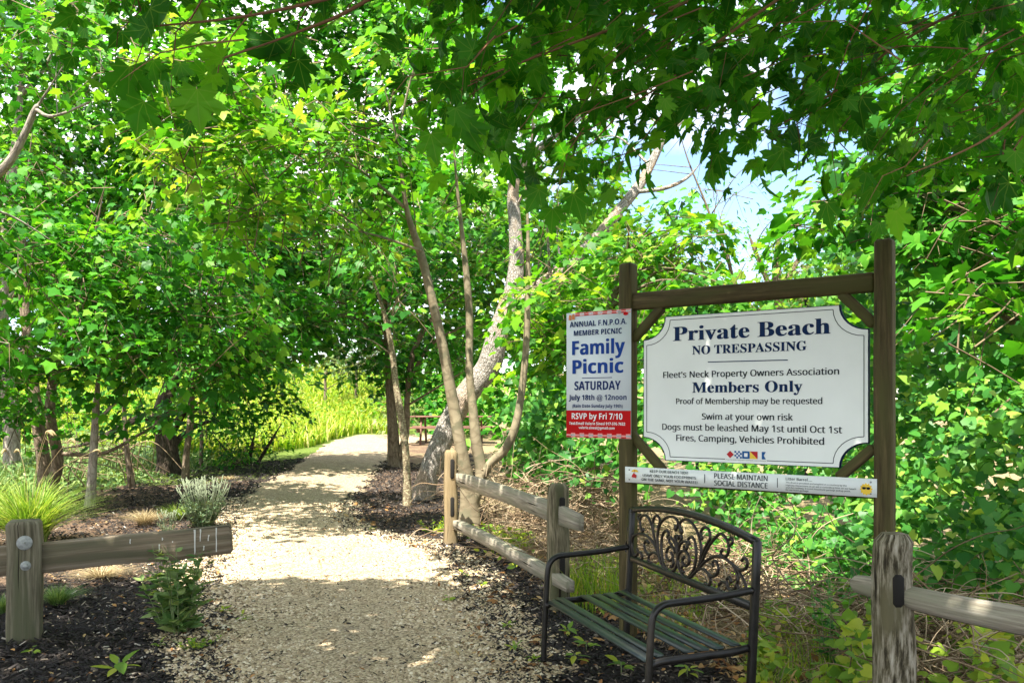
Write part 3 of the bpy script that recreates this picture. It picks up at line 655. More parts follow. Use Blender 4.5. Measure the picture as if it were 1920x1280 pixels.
# main sign, hung on short chains inside the frame
ps = Plane(.012)
ul = ps.at(1206.5, 727)[0]; ur = ps.at(1629, 725)[0]
vt = (ps.at(1246, 592)[1] + ps.at(1574, 573)[1]) / 2; vb = (ps.at(1245, 862)[1] + ps.at(1578, 878)[1]) / 2
cu = (ps.at(1246, 592)[0] - ul + ur - ps.at(1574, 573)[0]) / 2
cv = (vt - (ps.at(1207, 636)[1] + ps.at(1629, 617)[1]) / 2)
def plaque(ins):
    """rectangle with concave quarter circles cut from the corners"""
    o = []; ru, rv = cu + ins * .5, cv + ins * .5
    a, b, c, d = ul + ins, ur - ins, vb + ins, vt - ins
    for cx_, cy_, t0 in ((a - ins * .0, d, 0), (a, c, 1), (b, c, 2), (b, d, 3)):
        th = np.linspace(0, np.pi / 2, 9)
        for t in th:
            if t0 == 0: o.append((cx_ + ru * np.cos(t), cy_ - rv * np.sin(t)))
            elif t0 == 1: o.append((cx_ + ru * np.sin(t), cy_ + rv * np.cos(t)))
            elif t0 == 2: o.append((cx_ - ru * np.cos(t), cy_ + rv * np.sin(t)))
            else: o.append((cx_ - ru * np.sin(t), cy_ - rv * np.cos(t)))
    return o
sg = thing('hanging_sign', 'white plaque with scooped corners reading Private Beach No Trespassing, hanging in the frame', 'sign', ps.P((ul + ur) / 2, vb))
m = M(); slab(m, ps, plaque(0), .028, 0); m.build('edge_board', MT['navy_dark'], sg)
m = M(); flat(m, ps, plaque(.004), .0012); m.build('face_panel', MT['sign_white'], sg)
m = M(); pq = plaque(.024)
gap0, gap1 = ps.at(1360, 860)[0], ps.at(1438, 860)[0]
pts = []
for i in range(len(pq)):
    a, b = np.array(pq[i]), np.array(pq[(i + 1) % len(pq)])
    if i == 17: pts.append((a, np.array([gap0, a[1]]))); pts.append((np.array([gap1, b[1]]), b))
    else: pts.append((a, b))
for a, b in pts: strip(m, ps, [a, b], .0038, .0026)
m.build('border_line', MT['ink'], sg)
def z2(x, y): return 1180 + x / 4, 560 + y / 4
m = M()
put_text(m, ps, 'Private Beach', z2(328, 312), z2(1510, 266), 27.5, SERIFB, 0, .003, .014)
m.build('lettering', MT['navy'], sg); m = M(); put_text(m, ps, 'NO TRESPASSING', z2(472, 415), z2(1332, 388), 16.5, SERIFB, 0, .003, .014)
m.build('lettering', MT['navy'], sg); m = M(); put_text(m, ps, 'Members Only', z2(472, 701), z2(1300, 698), 20, SERIFB, 0, .003, .014)
m.build('lettering', MT['navy'], sg); m = M(); strip(m, ps, [ps.at(*z2(590, 474)), ps.at(*z2(1190, 459))], .0055, .003)
m.build('divider_line', MT['navy'], sg)
for s, a, b, c in (('Fleet\u2019s Neck Property Owners Association', (255, 588), (1575, 573), 12), ('Proof of Membership may be requested', (352, 788), (1448, 789), 11.2),
                   ('Swim at your own risk', (545, 906), (1228, 910), 12), ('Dogs must be leashed May 1st until Oct 1st', (248, 979), (1597, 1010), 12.2), ('Fires, Camping, Vehicles Prohibited', (353, 1061), (1462, 1096), 12.2)):
    m = M(); put_text(m, ps, s, z2(*a), z2(*b), c, SANS, 0, .003, .022); m.build('lettering', MT['ink'], sg)
m = M(); put_text(m, ps, 'FLEETS NECK PROPERTY OWNERS ASSOCIATION', z2(729, 1211), z2(1025, 1215), 1.6, SANS, 0, .003)
m.build('lettering', MT['ink'], sg)
# row of signal flags under the text
fu = [ps.at(*z2(x, 1168))[0] for x in (730, 785, 790, 845, 848, 903, 905, 963, 967, 1025)]
f0, f1 = ps.at(*z2(880, 1198))[1], ps.at(*z2(880, 1142))[1]; fm = (f0 + f1) / 2
def lerp(a, b, t): return a + (b - a) * t
def flag(base, bmat, extra=()):
    o = base.build('signal_flag', MT[bmat], sg)
    for m_, mt_ in extra: m_.build('flag_patch', MT[mt_], o)
m = M(); flat(m, ps, [((fu[0] + fu[1]) / 2, f0), (fu[1], fm), ((fu[0] + fu[1]) / 2, f1), (fu[0], fm)], .003); flag(m, 'flag_red')
m, q = M(), M(); rect(m, ps, fu[2], f0, fu[3], f1, .003)
for i in range(4):
    for j in range(4):
        if (i + j) % 2 == 0: rect(q, ps, lerp(fu[2], fu[3], i / 4), lerp(f1, f0, j / 4), lerp(fu[2], fu[3], (i + 1) / 4), lerp(f1, f0, (j + 1) / 4), .004)
flag(m, 'white_ink', [(q, 'flag_blue')])
m, q = M(), M(); rect(m, ps, fu[4], f0, fu[5], f1, .003); rect(q, ps, lerp(fu[4], fu[5], .27), lerp(f0, f1, .25), lerp(fu[4], fu[5], .73), lerp(f0, f1, .75), .004); flag(m, 'flag_blue', [(q, 'white_ink')])
m, q = M(), M(); flat(m, ps, [(fu[6], f0), (fu[7], f0), (fu[6], f1)], .003); flat(q, ps, [(fu[7], f0), (fu[7], f1), (fu[6], f1)], .003); flag(m, 'yellow', [(q, 'flag_red')])
m, q = M(), M(); rect(m, ps, fu[8], f0, lerp(fu[8], fu[9], .47), f1, .003)
um = lerp(fu[8], fu[9], .47); flat(q, ps, [(um, f0), (fu[9], f0), (lerp(fu[8], fu[9], .74), fm), (um, fm)], .003); flat(q, ps, [(um, fm), (lerp(fu[8], fu[9], .74), fm), (fu[9], f1), (um, f1)], .003); flag(m, 'white_ink', [(q, 'flag_blue')])
# chains: short links from the beams to the sign
def chain(px, top, bot):
    a, va = pc.at(px, top); _, vb_ = pc.at(px, bot); n = max(2, int(round((va - vb_) / .022))); m = M()
    for i in range(n):
        vc = lerp(va, vb_, (i + .5) / n); h = (va - vb_) / n * .72; th = np.linspace(0, 2 * np.pi, 13); ax_ = U if i % 2 == 0 else NF
        tube(m, np.stack([pc.P(a, vc) + ax_ * .008 * np.cos(t) + UP * h * np.sin(t) for t in th]), .0032, 5, cap=False)
    m.build('chain', MT['black_metal'], sg, smooth=True)
for px, t, b in ((1306, 571, 590), (1511, 556, 579), (1307, 862, 884), (1511, 872, 897)): chain(px, t, b)

# poster on the left post
pp = Plane(.052)
def z1(x, y): return 1040 + x * .21875, 560 + y * .21875
pu0 = (pp.at(*z1(105, 125))[0] + pp.at(*z1(98, 1180))[0]) / 2; pu1 = (pp.at(*z1(655, 83))[0] + pp.at(*z1(652, 1205))[0]) / 2
pv1 = (pp.at(*z1(105, 125))[1] + pp.at(*z1(655, 83))[1]) / 2; pv0 = (pp.at(*z1(98, 1180))[1] + pp.at(*z1(652, 1205))[1]) / 2
po = thing('picnic_poster', 'red white and blue Family Picnic poster pinned to the left sign post', 'poster', pp.P((pu0 + pu1) / 2, pv0))
m = M(); slab(m, pp, [(pu0, pv0), (pu1, pv0), (pu1, pv1), (pu0, pv1)], .005, 0); m.build('panel', MT['paper'], po)
rv = pp.at(*z1(375, 957))[1]; bw = .030
m = M(); rect(m, pp, pu0, pv0 + bw, pu1, rv, .0012); m.build('red_band', MT['red'], po)
# gingham strips: white ground with pale and full red checks
n = 14; cw = (pu1 - pu0) / n
for (v0, v1) in ((pv0 + .001, pv0 + bw), (pv1 - bw * .8, pv1 - .001)):
    mr, mp_ = M(), M(); h = (v1 - v0) / 2.5
    for i in range(n):
        a, b = pu0 + i * cw, pu0 + (i + 1) * cw
        if v0 > rv and i < 2: continue
        if i % 2 == 0: rect(mr, pp, a, v1 - h * .75, b, v1, .0014); rect(mp_, pp, a, v0 + h * .75, b, v1 - h * .75, .0014); rect(mr, pp, a, v0, b, v0 + h * .75, .0014)
        else: rect(mp_, pp, a, v1 - h * .75, b, v1, .0014); rect(mp_, pp, a, v0, b, v0 + h * .75, .0014)
    gg = mr.build('gingham_print', MT['red'], po); mp_.build('pale_check_print', MT['pink'], gg)
pink_ = plain('dark blue ink', (.012, .03, .13), .6, spec=.12)
for s, a, b, c in (('ANNUAL F.N.P.O.A.', (130, 243), (618, 217), 10.2), ('MEMBER PICNIC', (165, 315), (578, 298), 9.8)): m = M(); put_text(m, pp, s, z1(*a), z1(*b), c, SANSB, 0, .002, .012); m.build('lettering', pink_, po)
for s, a, b, c in (('July 18th @ 12noon', (122, 867), (618, 866), 9.8), ('(Rain Date Sunday July 19th)', (152, 930), (585, 932), 6)): m = M(); put_text(m, pp, s, z1(*a), z1(*b), c, SANSB, 0, .002, .012); m.build('lettering', pink_, po)
m = M(); put_text(m, pp, 'SATURDAY', z1(170, 781), z1(568, 779), 16.5, SANSB, 0, .002, .015); m.build('lettering', pink_, po); m = M()
strip(m, pp, [pp.at(*z1(235, 679)), pp.at(*z1(493, 674))], .0045, .002)
m.build('divider_line', pink_, po)
m = M(); put_text(m, pp, 'Family', z1(150, 480), z1(605, 466), 26.5, SANSB, 0, .002, .02); m.build('headline', MT['blue_ink'], po); m = M(); put_text(m, pp, 'Picnic', z1(153, 640), z1(592, 635), 26, SANSB, 0, .002, .02); m.build('headline', MT['blue_ink'], po)
for s, a, b, c in (('RSVP by Fri 7/10', (148, 1029), (582, 1033), 11.2), ('Text/Email Valerie Sinesi 917-576-7632', (126, 1075), (606, 1086), 5.2), ('valerie.sinesi@gmail.com', (208, 1112), (515, 1120), 4.8)): m = M(); put_text(m, pp, s, z1(*a), z1(*b), c, SANSB, 0, .003); m.build('lettering', MT['white_ink'], po)
def at1(x, y): return pp.at(*z1(x, y))
m = M()
for x0, lo, hi in ((122, 185, 148), (150, 180, 140)):
    (a, v0), (b, v1) = at1(x0, lo), at1(x0 + 24, hi); rect(m, pp, a, v0, b, v1, .003); c = (a + b) / 2; flat(m, pp, [(a, v1), (b, v1), (c + .002, v1 + .008), (c - .002, v1 + .008)], .003)
m.build('bottle_print', MT['orange'], po)
m = M(); u_, v_ = at1(612, 128); disc(m, pp, u_, v_, .018, .010, .004); m.build('steak_print', MT['red'], po)
m = M(); u_, v_ = at1(560, 115); disc(m, pp, u_, v_, .0115, .0115, .006); m.build('pin', MT['galv'], po)

# long notice strip across both posts
pn = Plane(.053)
def z3(x, y): return 1140 + x * .28125, 840 + y * .28125
nu0 = pn.at(*z3(114, 170))[0]; nu1 = pn.at(*z3(1792, 270))[0]
nv1 = (pn.at(*z3(115, 118))[1] + pn.at(*z3(1790, 210))[1]) / 2; nv0 = (pn.at(*z3(112, 221))[1] + pn.at(*z3(1793, 333))[1]) / 2
no = thing('notice_strip', 'long narrow white notice strip reading Please Maintain Social Distance across both sign posts', 'notice', pn.P((nu0 + nu1) / 2, nv0))
m = M(); slab(m, pn, [(nu0, nv0), (nu1, nv0), (nu1, nv1), (nu0, nv1)], .006, 0); m.build('panel', MT['sign_white'], no)
NT = [('KEEP OUR BEACH TIDY', (280, 160), (535, 174), 4.9), ('LEAVE ONLY YOUR FOOTPRINTS', (232, 187), (587, 208), 4.9), ('ON THE SAND, NOT YOUR WASTE!', (224, 215), (597, 236), 4.9),
      ('PLEASE MAINTAIN', (708, 200), (1065, 217), 9.6), ('SOCIAL DISTANCE', (708, 247), (1065, 266), 9.6), ('Litter Barrel.....', (1186, 212), (1362, 220), 5.2),
      ('The drum is provided and emptied as a courtesy by the', (1186, 233), (1592, 252), 2.7), ('Highway Department as an aid in controlling litter on our beach', (1186, 250), (1655, 275), 2.7),
      ('and the roadway. It is not household garbage pickup point.', (1186, 266), (1618, 290), 2.7), ('Do not leave garbage.', (1186, 281), (1340, 289), 2.7)]
for s, a, b, c in NT: m = M(); put_text(m, pn, s, z3(*a), z3(*b), c, SANS, 0, .002, .018); m.build('lettering', MT['ink'], no)
for x, a, b in ((645, 172, 230), (1130, 198, 261)):
    m = M(); u_, v1 = pn.at(*z3(x, a)); _, v0 = pn.at(*z3(x, b)); rect(m, pn, u_ - .002, v0, u_ + .002, v1, .002); m.build('divider_line', MT['ink'], no)
u_, v_ = pn.at(*z3(1722, 272)); m = M(); rr_ = .032
th = np.linspace(0, 2 * np.pi, 48, endpoint=False); q = rr_ * np.where(np.arange(48) % 4 < 2, 1, .84); flat(m, pn, np.column_stack([u_ + q * np.cos(th), v_ + q * np.sin(th)]), .002)
su = m.build('sun_print', MT['yellow'], no)
m = M()
for dx in (-.011, .011): disc(m, pn, u_ + dx, v_ + .005, .0095, .0068, .0035, 14)
rect(m, pn, u_ - .02, v_ + .008, u_ + .02, v_ + .0105, .0037); m.build('sunglasses_print', MT['ink'], su)
u_, v_ = pn.at(*z3(178, 168)); m = M(); th = np.linspace(.1, np.pi - .2, 14)
flat(m, pn, np.column_stack([u_ + .002 + .024 * np.cos(th), v_ + .008 + .018 * np.sin(th)]), .002); um_ = m.build('umbrella_print', MT['yellow'], no)
m = M(); flat(m, pn, [(u_ - .022, v_ - .022), (u_ + .010, v_ - .028), (u_ + .014, v_ - .010), (u_ - .006, v_ + .004), (u_ - .016, v_ - .008)], .002)
strip(m, pn, [(u_ - .012, v_ - .03), (u_ + .002, v_ + .024)], .003, .003); m.build('deckchair_print', MT['flag_red'], um_)

for u_, v_ in ((nu0 + .03, nv1 - .018), (nu0 + .03, nv0 + .018), (nu1 - .03, nv1 - .018), (nu1 - .03, nv0 + .018)):
    m = M(); c = pn.P(u_, v_); tube(m, c + np.outer([0, .0015, .0028], NF), np.array([.0052, .005, .003]), 10); m.build('screw', MT['galv'], no)
# ------------------------------------------------------------------ bench
MT['bench_metal'] = plain('worn dark bench paint', (.018, .016, .014), .36, .2, .45, var=.45, scale=22)
MT['bench_slat'] = plain('green black slat paint', (.020, .032, .032), .33, .2, .55, var=.4, scale=14)
MT['bench_cast'] = plain('bronze brown casting', (.030, .022, .018), .42, .4, .5, var=.35, scale=40)
BO = np.array([.19, 4.88, 0]); BE = np.array([.321, -.947, 0]); BR = np.array([.947, .321, 0]); BL = 1.25
def B(a, b, z): return BO + BE * a + BR * b + UP * z
bench = thing('garden_bench', 'dark metal bench with scrollwork back standing on mulch in front of the sign', 'bench', B(BL / 2, .25, 0))
def sq(m, P, w, seed=0, flat_=1.): tube(m, P, w / 2 * 1.2, 8, 0, seed, flat=flat_)
for a, s in ((.0, -1), (BL, 1)):
    # front leg bending into the arm rest
    P = [B(a, -.012, -.03), B(a, -.004, .2), B(a, .008, .42), B(a, .014, .52), B(a, .03, .575), B(a, .075, .608), B(a, .16, .614), B(a, .34, .622), B(a, .53, .64)]
    m = M(); A = crom(P, 7); tube(m, A, .0165, 10); m.build('armrest', MT['bench_metal'], bench, smooth=True)
    m = M(); beam(m, B(a, .505, -.03), B(a, .552, .868), .034, .034, up=BE, bev=.005, n=6, seed=2); m.build('rear_leg', MT['bench_metal'], bench)
    # seat side rail
    m = M(); P = [B(a - s * .012, .0, .33), B(a - s * .02, .06, .352), B(a - s * .02, .25, .358), B(a - s * .02, .42, .362), B(a - s * .01, .515, .378)]
    A = crom(P, 6); tube(m, A, .014, 8, flat=1.3); m.build('seat_rail', MT['bench_metal'], bench, smooth=True)
m = M()
beam(m, B(.03, .022, .362), B(BL - .03, .022, .362), .046, .014, bev=.004, n=4, up=unit(BR * -.35 + UP)); m.build('slat', MT['bench_slat'], bench)
for b, w, z in ((.072, .048, .376), (.225, .055, .380), (.300, .055, .380), (.375, .055, .382), (.462, .05, .388)):
    m = M(); beam(m, B(.028, b, z), B(BL - .028, b, z), w, .011, bev=.003, n=4, seed=int(b * 999)); m.build('slat', MT['bench_slat'], bench)
# back frame
bz = lambda z: .505 + .047 * z / .868
m = M(); ts = np.linspace(0, 1, 25); arch = np.stack([B(t * BL, bz(.87), .856 + .056 * (1 - (2 * t - 1) ** 2)) for t in ts]); 
A = unit(np.gradient(arch, axis=0)); hh = np.cross(A, BR)
ring = np.stack([arch + BR * .014 + hh * .016, arch - BR * .014 + hh * .016, arch - BR * .014 - hh * .016, arch + BR * .014 - hh * .016], 1)
loft(m, ring, ts * BL)
m.build('top_rail', MT['bench_metal'], bench)
m = M(); beam(m, B(.017, bz(.57), .575), B(BL - .017, bz(.57), .56), .026, .036, bev=.004, n=4); m.build('lower_rail', MT['bench_metal'], bench)
# scrollwork drawn in the plane of the back
def bp_(zx, zy):
    px, py = 1160 + zx / 5.818, 940 + zy / 5.818; dr = np.array([(px - CX) / F, 1, (HY - py) / F]); e = np.array([0, 0, EYE])
    nrm = unit(np.cross(BE, BR * .047 / .868 + UP)); o = B(0, bz(0), 0); t = ((o - e) @ nrm) / (dr @ nrm); return e + dr * t
SC = [[(640, 290), (645, 215), (590, 165), (510, 180), (450, 250), (425, 370), (428, 500), (450, 640), (500, 730), (560, 765), (615, 735), (640, 660), (640, 580), (625, 490), (600, 430), (560, 385), (553, 440), (578, 470)],
      [(535, 400), (548, 345), (520, 315), (485, 345), (468, 430), (470, 560), (490, 680), (540, 755)],
      [(615, 560), (590, 495), (545, 500), (520, 560), (530, 620), (565, 640), (590, 600), (570, 550)], [(590, 620), (600, 665), (585, 705), (565, 710)],
      [(425, 540), (395, 420), (365, 280), (325, 175), (275, 150), (240, 180), (236, 250), (250, 315), (268, 320), (268, 285)], [(236, 200), (215, 185), (216, 150), (240, 145)],
      [(418, 500), (385, 380), (374, 250), (390, 170), (425, 155), (450, 205), (435, 275)],
      [(440, 600), (390, 470), (320, 380), (240, 350), (170, 370), (145, 440), (150, 530), (180, 590), (212, 560), (200, 505)], [(190, 585), (228, 550), (258, 595), (242, 645)],
      [(170, 370), (120, 345), (100, 300), (115, 265), (140, 280), (130, 308)], [(150, 380), (95, 430), (75, 510), (95, 555), (118, 530)],
      [(470, 670), (430, 580), (380, 555), (330, 575), (290, 530), (280, 460), (305, 425), (330, 450)], [(332, 575), (325, 640), (345, 690), (358, 655)],
      [(675, 345), (670, 235), (720, 195), (780, 215), (840, 290), (880, 400), (900, 520), (885, 660), (850, 750), (780, 820), (720, 820), (670, 750), (645, 650), (665, 560), (720, 535), (765, 590), (765, 670), (720, 700), (692, 640), (718, 600)],
      [(765, 475), (760, 410), (795, 385), (830, 430), (845, 540), (835, 680), (800, 780), (755, 825)], [(725, 690), (690, 710), (688, 760), (712, 765)],
      [(645, 580), (665, 480), (710, 430), (745, 450), (745, 510), (712, 515), (715, 475)], [(650, 620), (640, 540), (632, 450), (612, 380)], [(655, 470), (685, 400), (685, 372)], [(612, 378), (640, 368), (652, 405), (665, 372), (688, 380)],
      [(885, 700), (905, 600), (960, 470), (997, 400), (985, 310), (940, 280), (900, 320), (897, 375)],
      [(890, 700), (965, 520), (1040, 410), (1110, 350), (1170, 400), (1200, 480), (1190, 570), (1150, 605), (1112, 560), (1135, 520)], [(1200, 480), (1240, 450), (1235, 400), (1205, 412)],
      [(790, 820), (880, 720), (960, 640), (1060, 595), (1160, 620), (1250, 690), (1330, 745), (1390, 720), (1402, 650), (1370, 615), (1340, 645)],
      [(1250, 690), (1295, 800), (1290, 900), (1240, 970), (1190, 930), (1180, 850), (1212, 825), (1222, 880)], [(1185, 890), (1130, 875), (1095, 910), (1097, 965), (1128, 978)],
      [(1290, 725), (1350, 830), (1385, 920), (1375, 985)], [(1292, 900), (1315, 965), (1345, 955)],
      [(870, 735), (930, 735), (970, 780), (1020, 815), (1070, 790), (1088, 720), (1060, 650), (1025, 660), (1035, 705)], [(975, 785), (1002, 850), (985, 910), (945, 890)]]
m = M()
for i, c in enumerate(SC):
    A = crom(np.array([bp_(*q) for q in c]), 5); tube(m, A, .0082, 6, seed=i, cap=True)
for x, y, r_ in ((622, 288, 34), (684, 322, 34), (905, 395, 26), (435, 268, 20), (535, 388, 17), (772, 458, 18), (578, 470, 13), (1130, 535, 12), (1030, 690, 14), (345, 665, 14), (240, 630, 13), (690, 755, 12), (570, 700, 12), (1222, 870, 12), (945, 885, 12)):
    c = bp_(x, y); rad = r_ / 5.818 / F * c[1] * 1.15; th = np.linspace(0, np.pi, 7)
    tube(m, c + np.outer(np.cos(th), BR) * .009, np.maximum(rad * np.sin(th), .0005), 10)
m.build('scrollwork', MT['bench_cast'], bench, smooth=True)

# ------------------------------------------------------------------ barrier at the left
d0 = 5.42; gc = PX(47, 1200, d0); gc[2] = 0
gt = thing('barrier_gate', 'stout weathered square post with a bolted timber rail barring the left side of the path', 'barrier', gc)
m = M(); gn = unit(np.array([.40, -.917, 0])); beam(m, gc - UP * .2, gc + UP * .745, .192, .185, up=gn, bev=.016, n=16, rough=.003, seed=12, endin=.02); post = m.build('post', MT['gate_wood'], gt)
fo = gc + gn * .0925
for px, py, r_, h in ((46, 1017, .045, .012), (48, 1060, .03, .012)):
    dr = np.array([(px - CX) / F, 1, (HY - py) / F]); e0 = np.array([0, 0, EYE]); c = e0 + dr * (((fo - e0) @ gn) / (dr @ gn)); m = M()
    tube(m, c + np.outer([-.004, .004, .006], gn), np.array([r_, r_, r_ * .95]), 24)
    q = .16 if r_ > .04 else .6
    tube(m, c + np.outer([.005, .010, .014] if r_ > .04 else [.005, .014, .021], gn), np.array([r_ * q, r_ * q, r_ * q * .75]), 6)
    m.build('bolt', MT['galv'], post, smooth=False)
a = gc + np.array([0, .02, .497]); e = PX(435, 1010, 5.72)
dirv = (e - a)
MT['rail_wood'] = wood('weathered rail with grey top', [(.3, (.085, .062, .042)), (.5, (.19, .145, .10)), (.7, (.31, .26, .20))], 1.6, 42, .7, .85, blot=(.105, .095, .06), crack=.45)
m = M(); beam(m, a - dirv * .75, e, .085, .187, bev=.008, n=18, rough=.0025, seed=13); rail = m.build('rail', MT['rail_wood'], gt)
# white droppings run down the rail face
m = M(); gg_ = np.random.default_rng(5)
rn = unit(np.cross(dirv, UP)); rn = rn if rn[1] < 0 else -rn
for t, top, ln in ((.655, .06, .018), (.705, .03, .008), (.50, .07, .03), (.64, .02, .05), (.815, .092, .16), (.845, .092, .08), (.885, .05, .04), (.922, .092, .16), (.86, -.02, .03)):
    c = a + dirv * t + UP * top + rn * .0455
    zs = np.linspace(0, 1, 7); w = .0035 * (1 + gg_.normal(0, .25, 7)) * np.where(zs < .3, 1.3, .9); x_ = np.cumsum(gg_.normal(0, .001, 7)); D_ = unit(dirv)
    A = c - np.outer(zs * ln, UP) + np.outer(x_ - w, D_); B_ = c - np.outer(zs * ln, UP) + np.outer(x_ + w, D_); i = np.arange(6)
    m.add(np.concatenate([A, B_]), np.stack([i, i + 7, i + 8, i + 1], -1))
m.build('dropping_stain', plain('chalky white', (.62, .60, .56), .9), rail)

# ------------------------------------------------------------------ split rail fences
f1 = gp(845, 1020); f2 = np.array([(1047 - CX) / F * 6.15, 6.15, 0]); f2[2] = H(f2[0], f2[1])
fe = thing('split_rail_fence', 'two post split rail fence with grey rails running back beside the gravel path', 'fence', f2)
fd = unit((f1 - f2) * [1, 1, 0])
for p, z, w, mt_, sd, hdr in ((f1, 1.01, .135, 'post_tan', 21, None), (f2, .91, .152, 'post_mossy', 22, None)):
    m = M(); beam(m, [*p[:2], -.3], [*p[:2], z], w, w * .9, up=fd, bev=.03, n=18, rough=.006, seed=sd, taper=(1.04, .93), endin=.03); o = m.build('post', MT[mt_], fe, smooth=False)
    # near-black slabs on the posts, painting the shade inside the rail holes
    for hz in (.69, .30): m = M(); beam(m, [p[0], p[1], z - 1 + hz + .02] - fd * (w * .465), [p[0], p[1], z - 1 + hz + .22] - fd * (w * .465), .042, .012, up=fd, bev=.004, n=3); m.build('mortise_shade', MT['hole_shade'], o)
for (x0, y0, d0_), (x1, y1, d1_), w, h, sd in (((846, 894, 9.05), (1090, 980, 5.75), .045, .145, 31), ((843, 976, 9.05), (1069, 1100, 5.85), .075, .10, 32)):
    p0, p1 = PX(x0, y0, d0_), PX(x1, y1, d1_); mid = (p0 + p1) / 2
    m = M(); n = 22; ts = np.linspace(0, 1, n); A = p0 + np.outer(ts, p1 - p0) + np.outer(.02 * np.sin(ts * np.pi), UP)
    sc = np.interp(ts, [0, .02, .12, .85, .99, 1], [.35, .5, 1, 1, .8, .74]); sc2 = np.interp(ts, [0, .12, .85, 1], [.8, 1, 1, .8])
    sA = unit(np.cross(p1 - p0, UP)); qA = np.cross(sA, unit(p1 - p0)); g_ = np.random.default_rng(sd)
    prof = np.array([(-.5, -.5), (0, -.52), (.5, -.48), (.52, 0), (.5, .48), (0, .5), (-.5, .48), (-.52, 0)])
    wb = 1 + wob(n, 8, .10, g_)
    R = A[:, None] + (prof[None, :, :1] * w * sc2[:, None, None] * wb[..., None]) * sA + (prof[None, :, 1:] * h * sc[:, None, None] * wb[..., None]) * qA
    loft(m, R, ts * np.linalg.norm(p1 - p0)); m.build('rail', MT['post_grey'], fe)
f3 = np.array([(1675 - CX) / F * 3.22, 3.22, 0])
fr2 = thing('split_rail_fence', 'close weathered fence post with peeling face and one thick round rail at the lower right', 'fence', f3)
m = M(); beam(m, f3 - UP * .3, f3 + UP * .995, .128, .128, up=(.013, -1, 0), bev=.018, n=24, rough=.007, seed=23, taper=(1.06, .9), endin=.03); o = m.build('post', MT['post_peel'], fr2)
P = np.array([PX(1598, 1092, 3.46), PX(1640, 1101, 3.37), PX(1677, 1112, 3.235), PX(1780, 1136, 3.077), PX(1920, 1164, 2.92), PX(2120, 1206, 2.72), PX(2400, 1260, 2.48)])
A = crom(P, 6); rad = np.interp(np.linspace(0, 1, len(A)), [0, .03, .2, .5, 1], [.018, .034, .043, .046, .05])
m = M(); tube(m, A, rad, 14, .09, 24); m.build('rail', MT['post_grey'], fr2)
m = M(); pz = PX(1684, 1085, 3.1625); beam(m, [pz[0], pz[1], .73], [pz[0], pz[1], .85], .04, .02, up=(0, -1, 0), bev=.004, n=3); m.build('mortise_shade', MT['hole_shade'], o)  # solid slab on the post face, the hole's shade put into its colour

# ------------------------------------------------------------------ picnic table
td = 24.0; tb = PX(845, 840, td); tb[2] = float(H(tb[0], tb[1]))
pt = thing('picnic_table', 'reddish brown picnic table half hidden behind the leaning tree trunk', 'picnic table', tb)
def tp(x, y, z): return tb + np.array([x, y, z])
m = M()
for i in range(5): beam(m, tp(-1.15, -.32 + i * .16, .75), tp(1.15, -.32 + i * .16, .75), .145, .04, n=4, bev=.004, seed=i)
m.build('tabletop', MT['table_wood'], pt)
for s in (-1, 1):
    m = M()
    for k in (0, .15): beam(m, tp(-1.15, s * (.62 + k), .45), tp(1.15, s * (.62 + k), .45), .14, .04, n=4, bev=.004, seed=9)
    m.build('seat', MT['table_wood'], pt)
for x in (-.8, .8):
    m = M()
    beam(m, tp(x, -.55, -.1), tp(x, -.2, .73), .05, .13, up=(0, 1, .3), n=3); beam(m, tp(x + .06, .55, -.1), tp(x + .06, .2, .73), .05, .13, up=(0, 1, -.3), n=3); beam(m, tp(x - .055, -.8, .38), tp(x - .055, .8, .38), .05, .12, n=3)
    m.build('leg', MT['table_wood'], pt)
for k, (px, py0, py1) in enumerate(((572, 742, 700), (600, 745, 712))):
    c = PX(px, py0, 39.); c[2] = H(c[0], c[1]); m = M(); beam(m, c - UP * .2, [c[0], c[1], EYE + (HY - py1) / F * 39.], .2, .2, up=(0, 1, 0), bev=.02, n=4, rough=.004, seed=k)
    meta(m.build('wooden_post', MT['post_grey'], loc=c), ['taller bleached post standing in the far sunny meadow', 'shorter bleached post in the far meadow, right of a taller one'][k], 'post')
# ------------------------------------------------------------------ trees
# left side
tree('maple_tree', 'maple with two dark trunks from one foot and a broad leafy crown at the left', [
    [(88, 935, 13.8, 62), (84, 880, 13.8, 42), (68, 770, 13.8, 36), (50, 620, 13.9, 30), (40, 450, 14, 22), (60, 250, 14, 14)],
    [(96, 915, 13.75, 36), (108, 860, 13.6, 32), (94, 760, 13.5, 30), (120, 620, 13.3, 24), (170, 470, 13, 16), (200, 330, 13, 8)],
    [(106, 850, 13.6, 14), (190, 850, 13.4, 11), (260, 815, 13.4, 9), (330, 770, 13.6, 5)]],
    [(60, 680, 12, 190, 95, 1.5), (200, 610, 11.4, 190, 120, 1.6), (330, 670, 12.2, 150, 90, 1.4), (420, 600, 12, 170, 120, 1.6), (120, 500, 11.8, 190, 110, 1.6), (300, 480, 11.8, 190, 120, 1.5), (40, 380, 12.5, 150, 90, 1.4), (90, 775, 12.8, 170, 45, 1.2, .9), (330, 765, 13.2, 110, 40, 1.1, .7)],
    'leaf_mid', 'bark_brown', lsize=.135, R=.36, layers=5.8, nl=19, ws=0.62, seed=21, limbs=24, up=.8, rpow=1.1)
